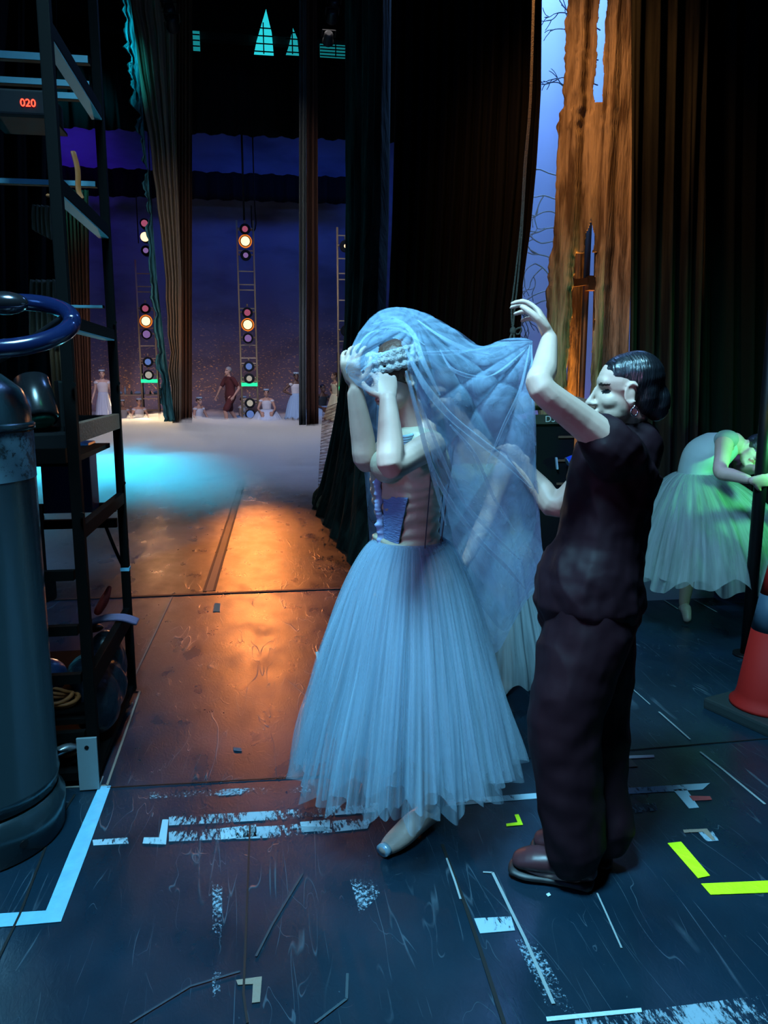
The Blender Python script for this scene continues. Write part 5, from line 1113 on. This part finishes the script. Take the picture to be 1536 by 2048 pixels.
area('sky_cloth_low', (4.3, 9.2, .25), (4.2, 10.5, 2.0), (.45, .32, .9), 12, 2.0, .3)
spot('twig_fill', (2.4, 6.3, 4.6), (3.3, 8.5, 2.9), (.5, .7, 1.0), 60, .05, 40, .8)  # added spot, lifts the twigs against the sky cloth
spot('floor_panel_light', (2.6, 3.2, 2.6), (2.4, 4.9, .2), (.25, .30, 1.0), 60, .1, 60, .8)
spot('green_lamp', (PX.x+.25, 3.45, 1.15), (2.75, 4.25, .95), (.12, 1.0, .32), 40, .03, 120, .8)
spot('yellow_lamp', (PX.x-.12, 3.35, 1.30), (3.05, 4.3, 1.42), (.7, .9, .1), 2.5, .03, 60, .9)
spot('dancer_cyan', (1.5, 2.9, 3.6), (2.5, 4.3, .9), (.28, .5, 1.0), 14, .1, 42, .8)
# stage
spot('cyan_sidelight', (-7.5, 13.5, 6.5), (-4.0, 11.0, 0), (.02, .64, 1.0), 38000, .2, 43, .9)
area('stage_top_wash', (-1.0, 17.0, 8.5), (-1.0, 18.0, 0), (.66, .62, .62), 400, 6, 5, 120)
spot('ladder_amber_high', LB1+Vector((0, -.35, P(497, 484, 25).z)), (0, 5.5, 0), (1, .28, .06), 2100, .10, 8, .8)
spot('ladder_amber_low', LB1+Vector((0, -.35, P(497, 650, 25).z)), (0, 7, .3), (1, .32, .08), 60, .10, 12, .8)
spot('ladder_left_low', LB2+Vector((0, -.35, P(296, 643, 26).z)), (-1.5, 10, 0), (1, .45, .18), 220, .10, 30, .8)
spot('shin_lamp', (LB2.x+.1, 25.2, .55), (-3.6, 22.5, 0), (1, .72, .40), 1200, .05, 100, .8)
spot('trunk_amber_far', (1.6, 12.5, 1.6), (.75, 9.0, .9), (1, .36, .08), 110, .08, 24, .8)
spot('amber_floor_pool', (.2, 11.5, 3.6), (-.15, 6.6, 0), (1, .34, .08), 10, .12, 34, 1)
area('backdrop_blue', (1.2, 25.5, 8.5), (1.2, 28.6, 4.0), (.05, .16, 1.0), 85, 7, 1)
area('backdrop_violet', (-7, 25.5, 8.0), (-7, 28.6, 4.5), (.16, .06, 1.0), 32, 5, 1)
spot('backdrop_violet_top', (-6.5, 26.2, 9.6), (-5.8, 28.6, 8.7), (.14, .02, 1.0), 130, .2, 80, .9)
area('backdrop_amber_foot', (-2, 26.8, .5), (-1.5, 28.6, 1.2), (1, .50, .22), 22, 8, .3)
spot('leg_amber', (-.8, 20.0, 2.2), (-2.6, 22.0, 2.8), (1, .5, .2), 90, .1, 60, .8)
spot('tree_cyan', (-.6, 17.5, 12.5), (-3.75, 21.6, 9.3), (.02, .75, 1.0), 5000, .1, 26, .8)
spot('people_front', (-.5, 15.5, 6.0), (0, 23.6, .3), (.62, .66, 1.0), 1500, .3, 34, .6)
spot('people_left', (-5.5, 16.5, 6.0), (-4.6, 25, .9), (.70, .62, 1.0), 900, .3, 30, .6)
spot('rack_cyan_up', (-.1, 4.8, .5), (-.8, 3.2, 2.3), (.15, .70, .85), 34, .05, 60, .8)  # added unseen spot in place of fog glow from below
spot('rack_amber_edge', (.2, 5.0, 1.35), (-.66, 3.2, 1.25), (1, .42, .18), 7, .08, 14, .9)
spot('rack_green', (-.65, 2.95, 1.65), (-.88, 3.2, 1.45), (.05, 1, .4), 1.2, .02, 70, .8)
w = bpy.data.worlds.new('world'); SC.world = w; w.use_nodes = True; w.node_tree.nodes['Background'].inputs[0].default_value = (.10, .3, 1, 1); w.node_tree.nodes['Background'].inputs[1].default_value = .0012
SC.view_settings.view_transform = 'Standard'; SC.view_settings.look = 'None'; SC.view_settings.gamma = 1; SC.view_settings.exposure = 0; SC.view_settings.use_curve_mapping = False
cy = SC.cycles
cy.use_denoising = True; cy.max_bounces = 6; cy.diffuse_bounces = 2; cy.glossy_bounces = 3; cy.volume_bounces = 1; cy.transparent_max_bounces = 32; cy.transmission_bounces = 2
cy.volume_step_rate = 2.0; cy.volume_max_steps = 48; cy.use_adaptive_sampling = True; cy.adaptive_threshold = .06; cy.adaptive_min_samples = 12; cy.sample_clamp_indirect = 3; cy.sample_clamp_direct = 30; cy.use_light_tree = True
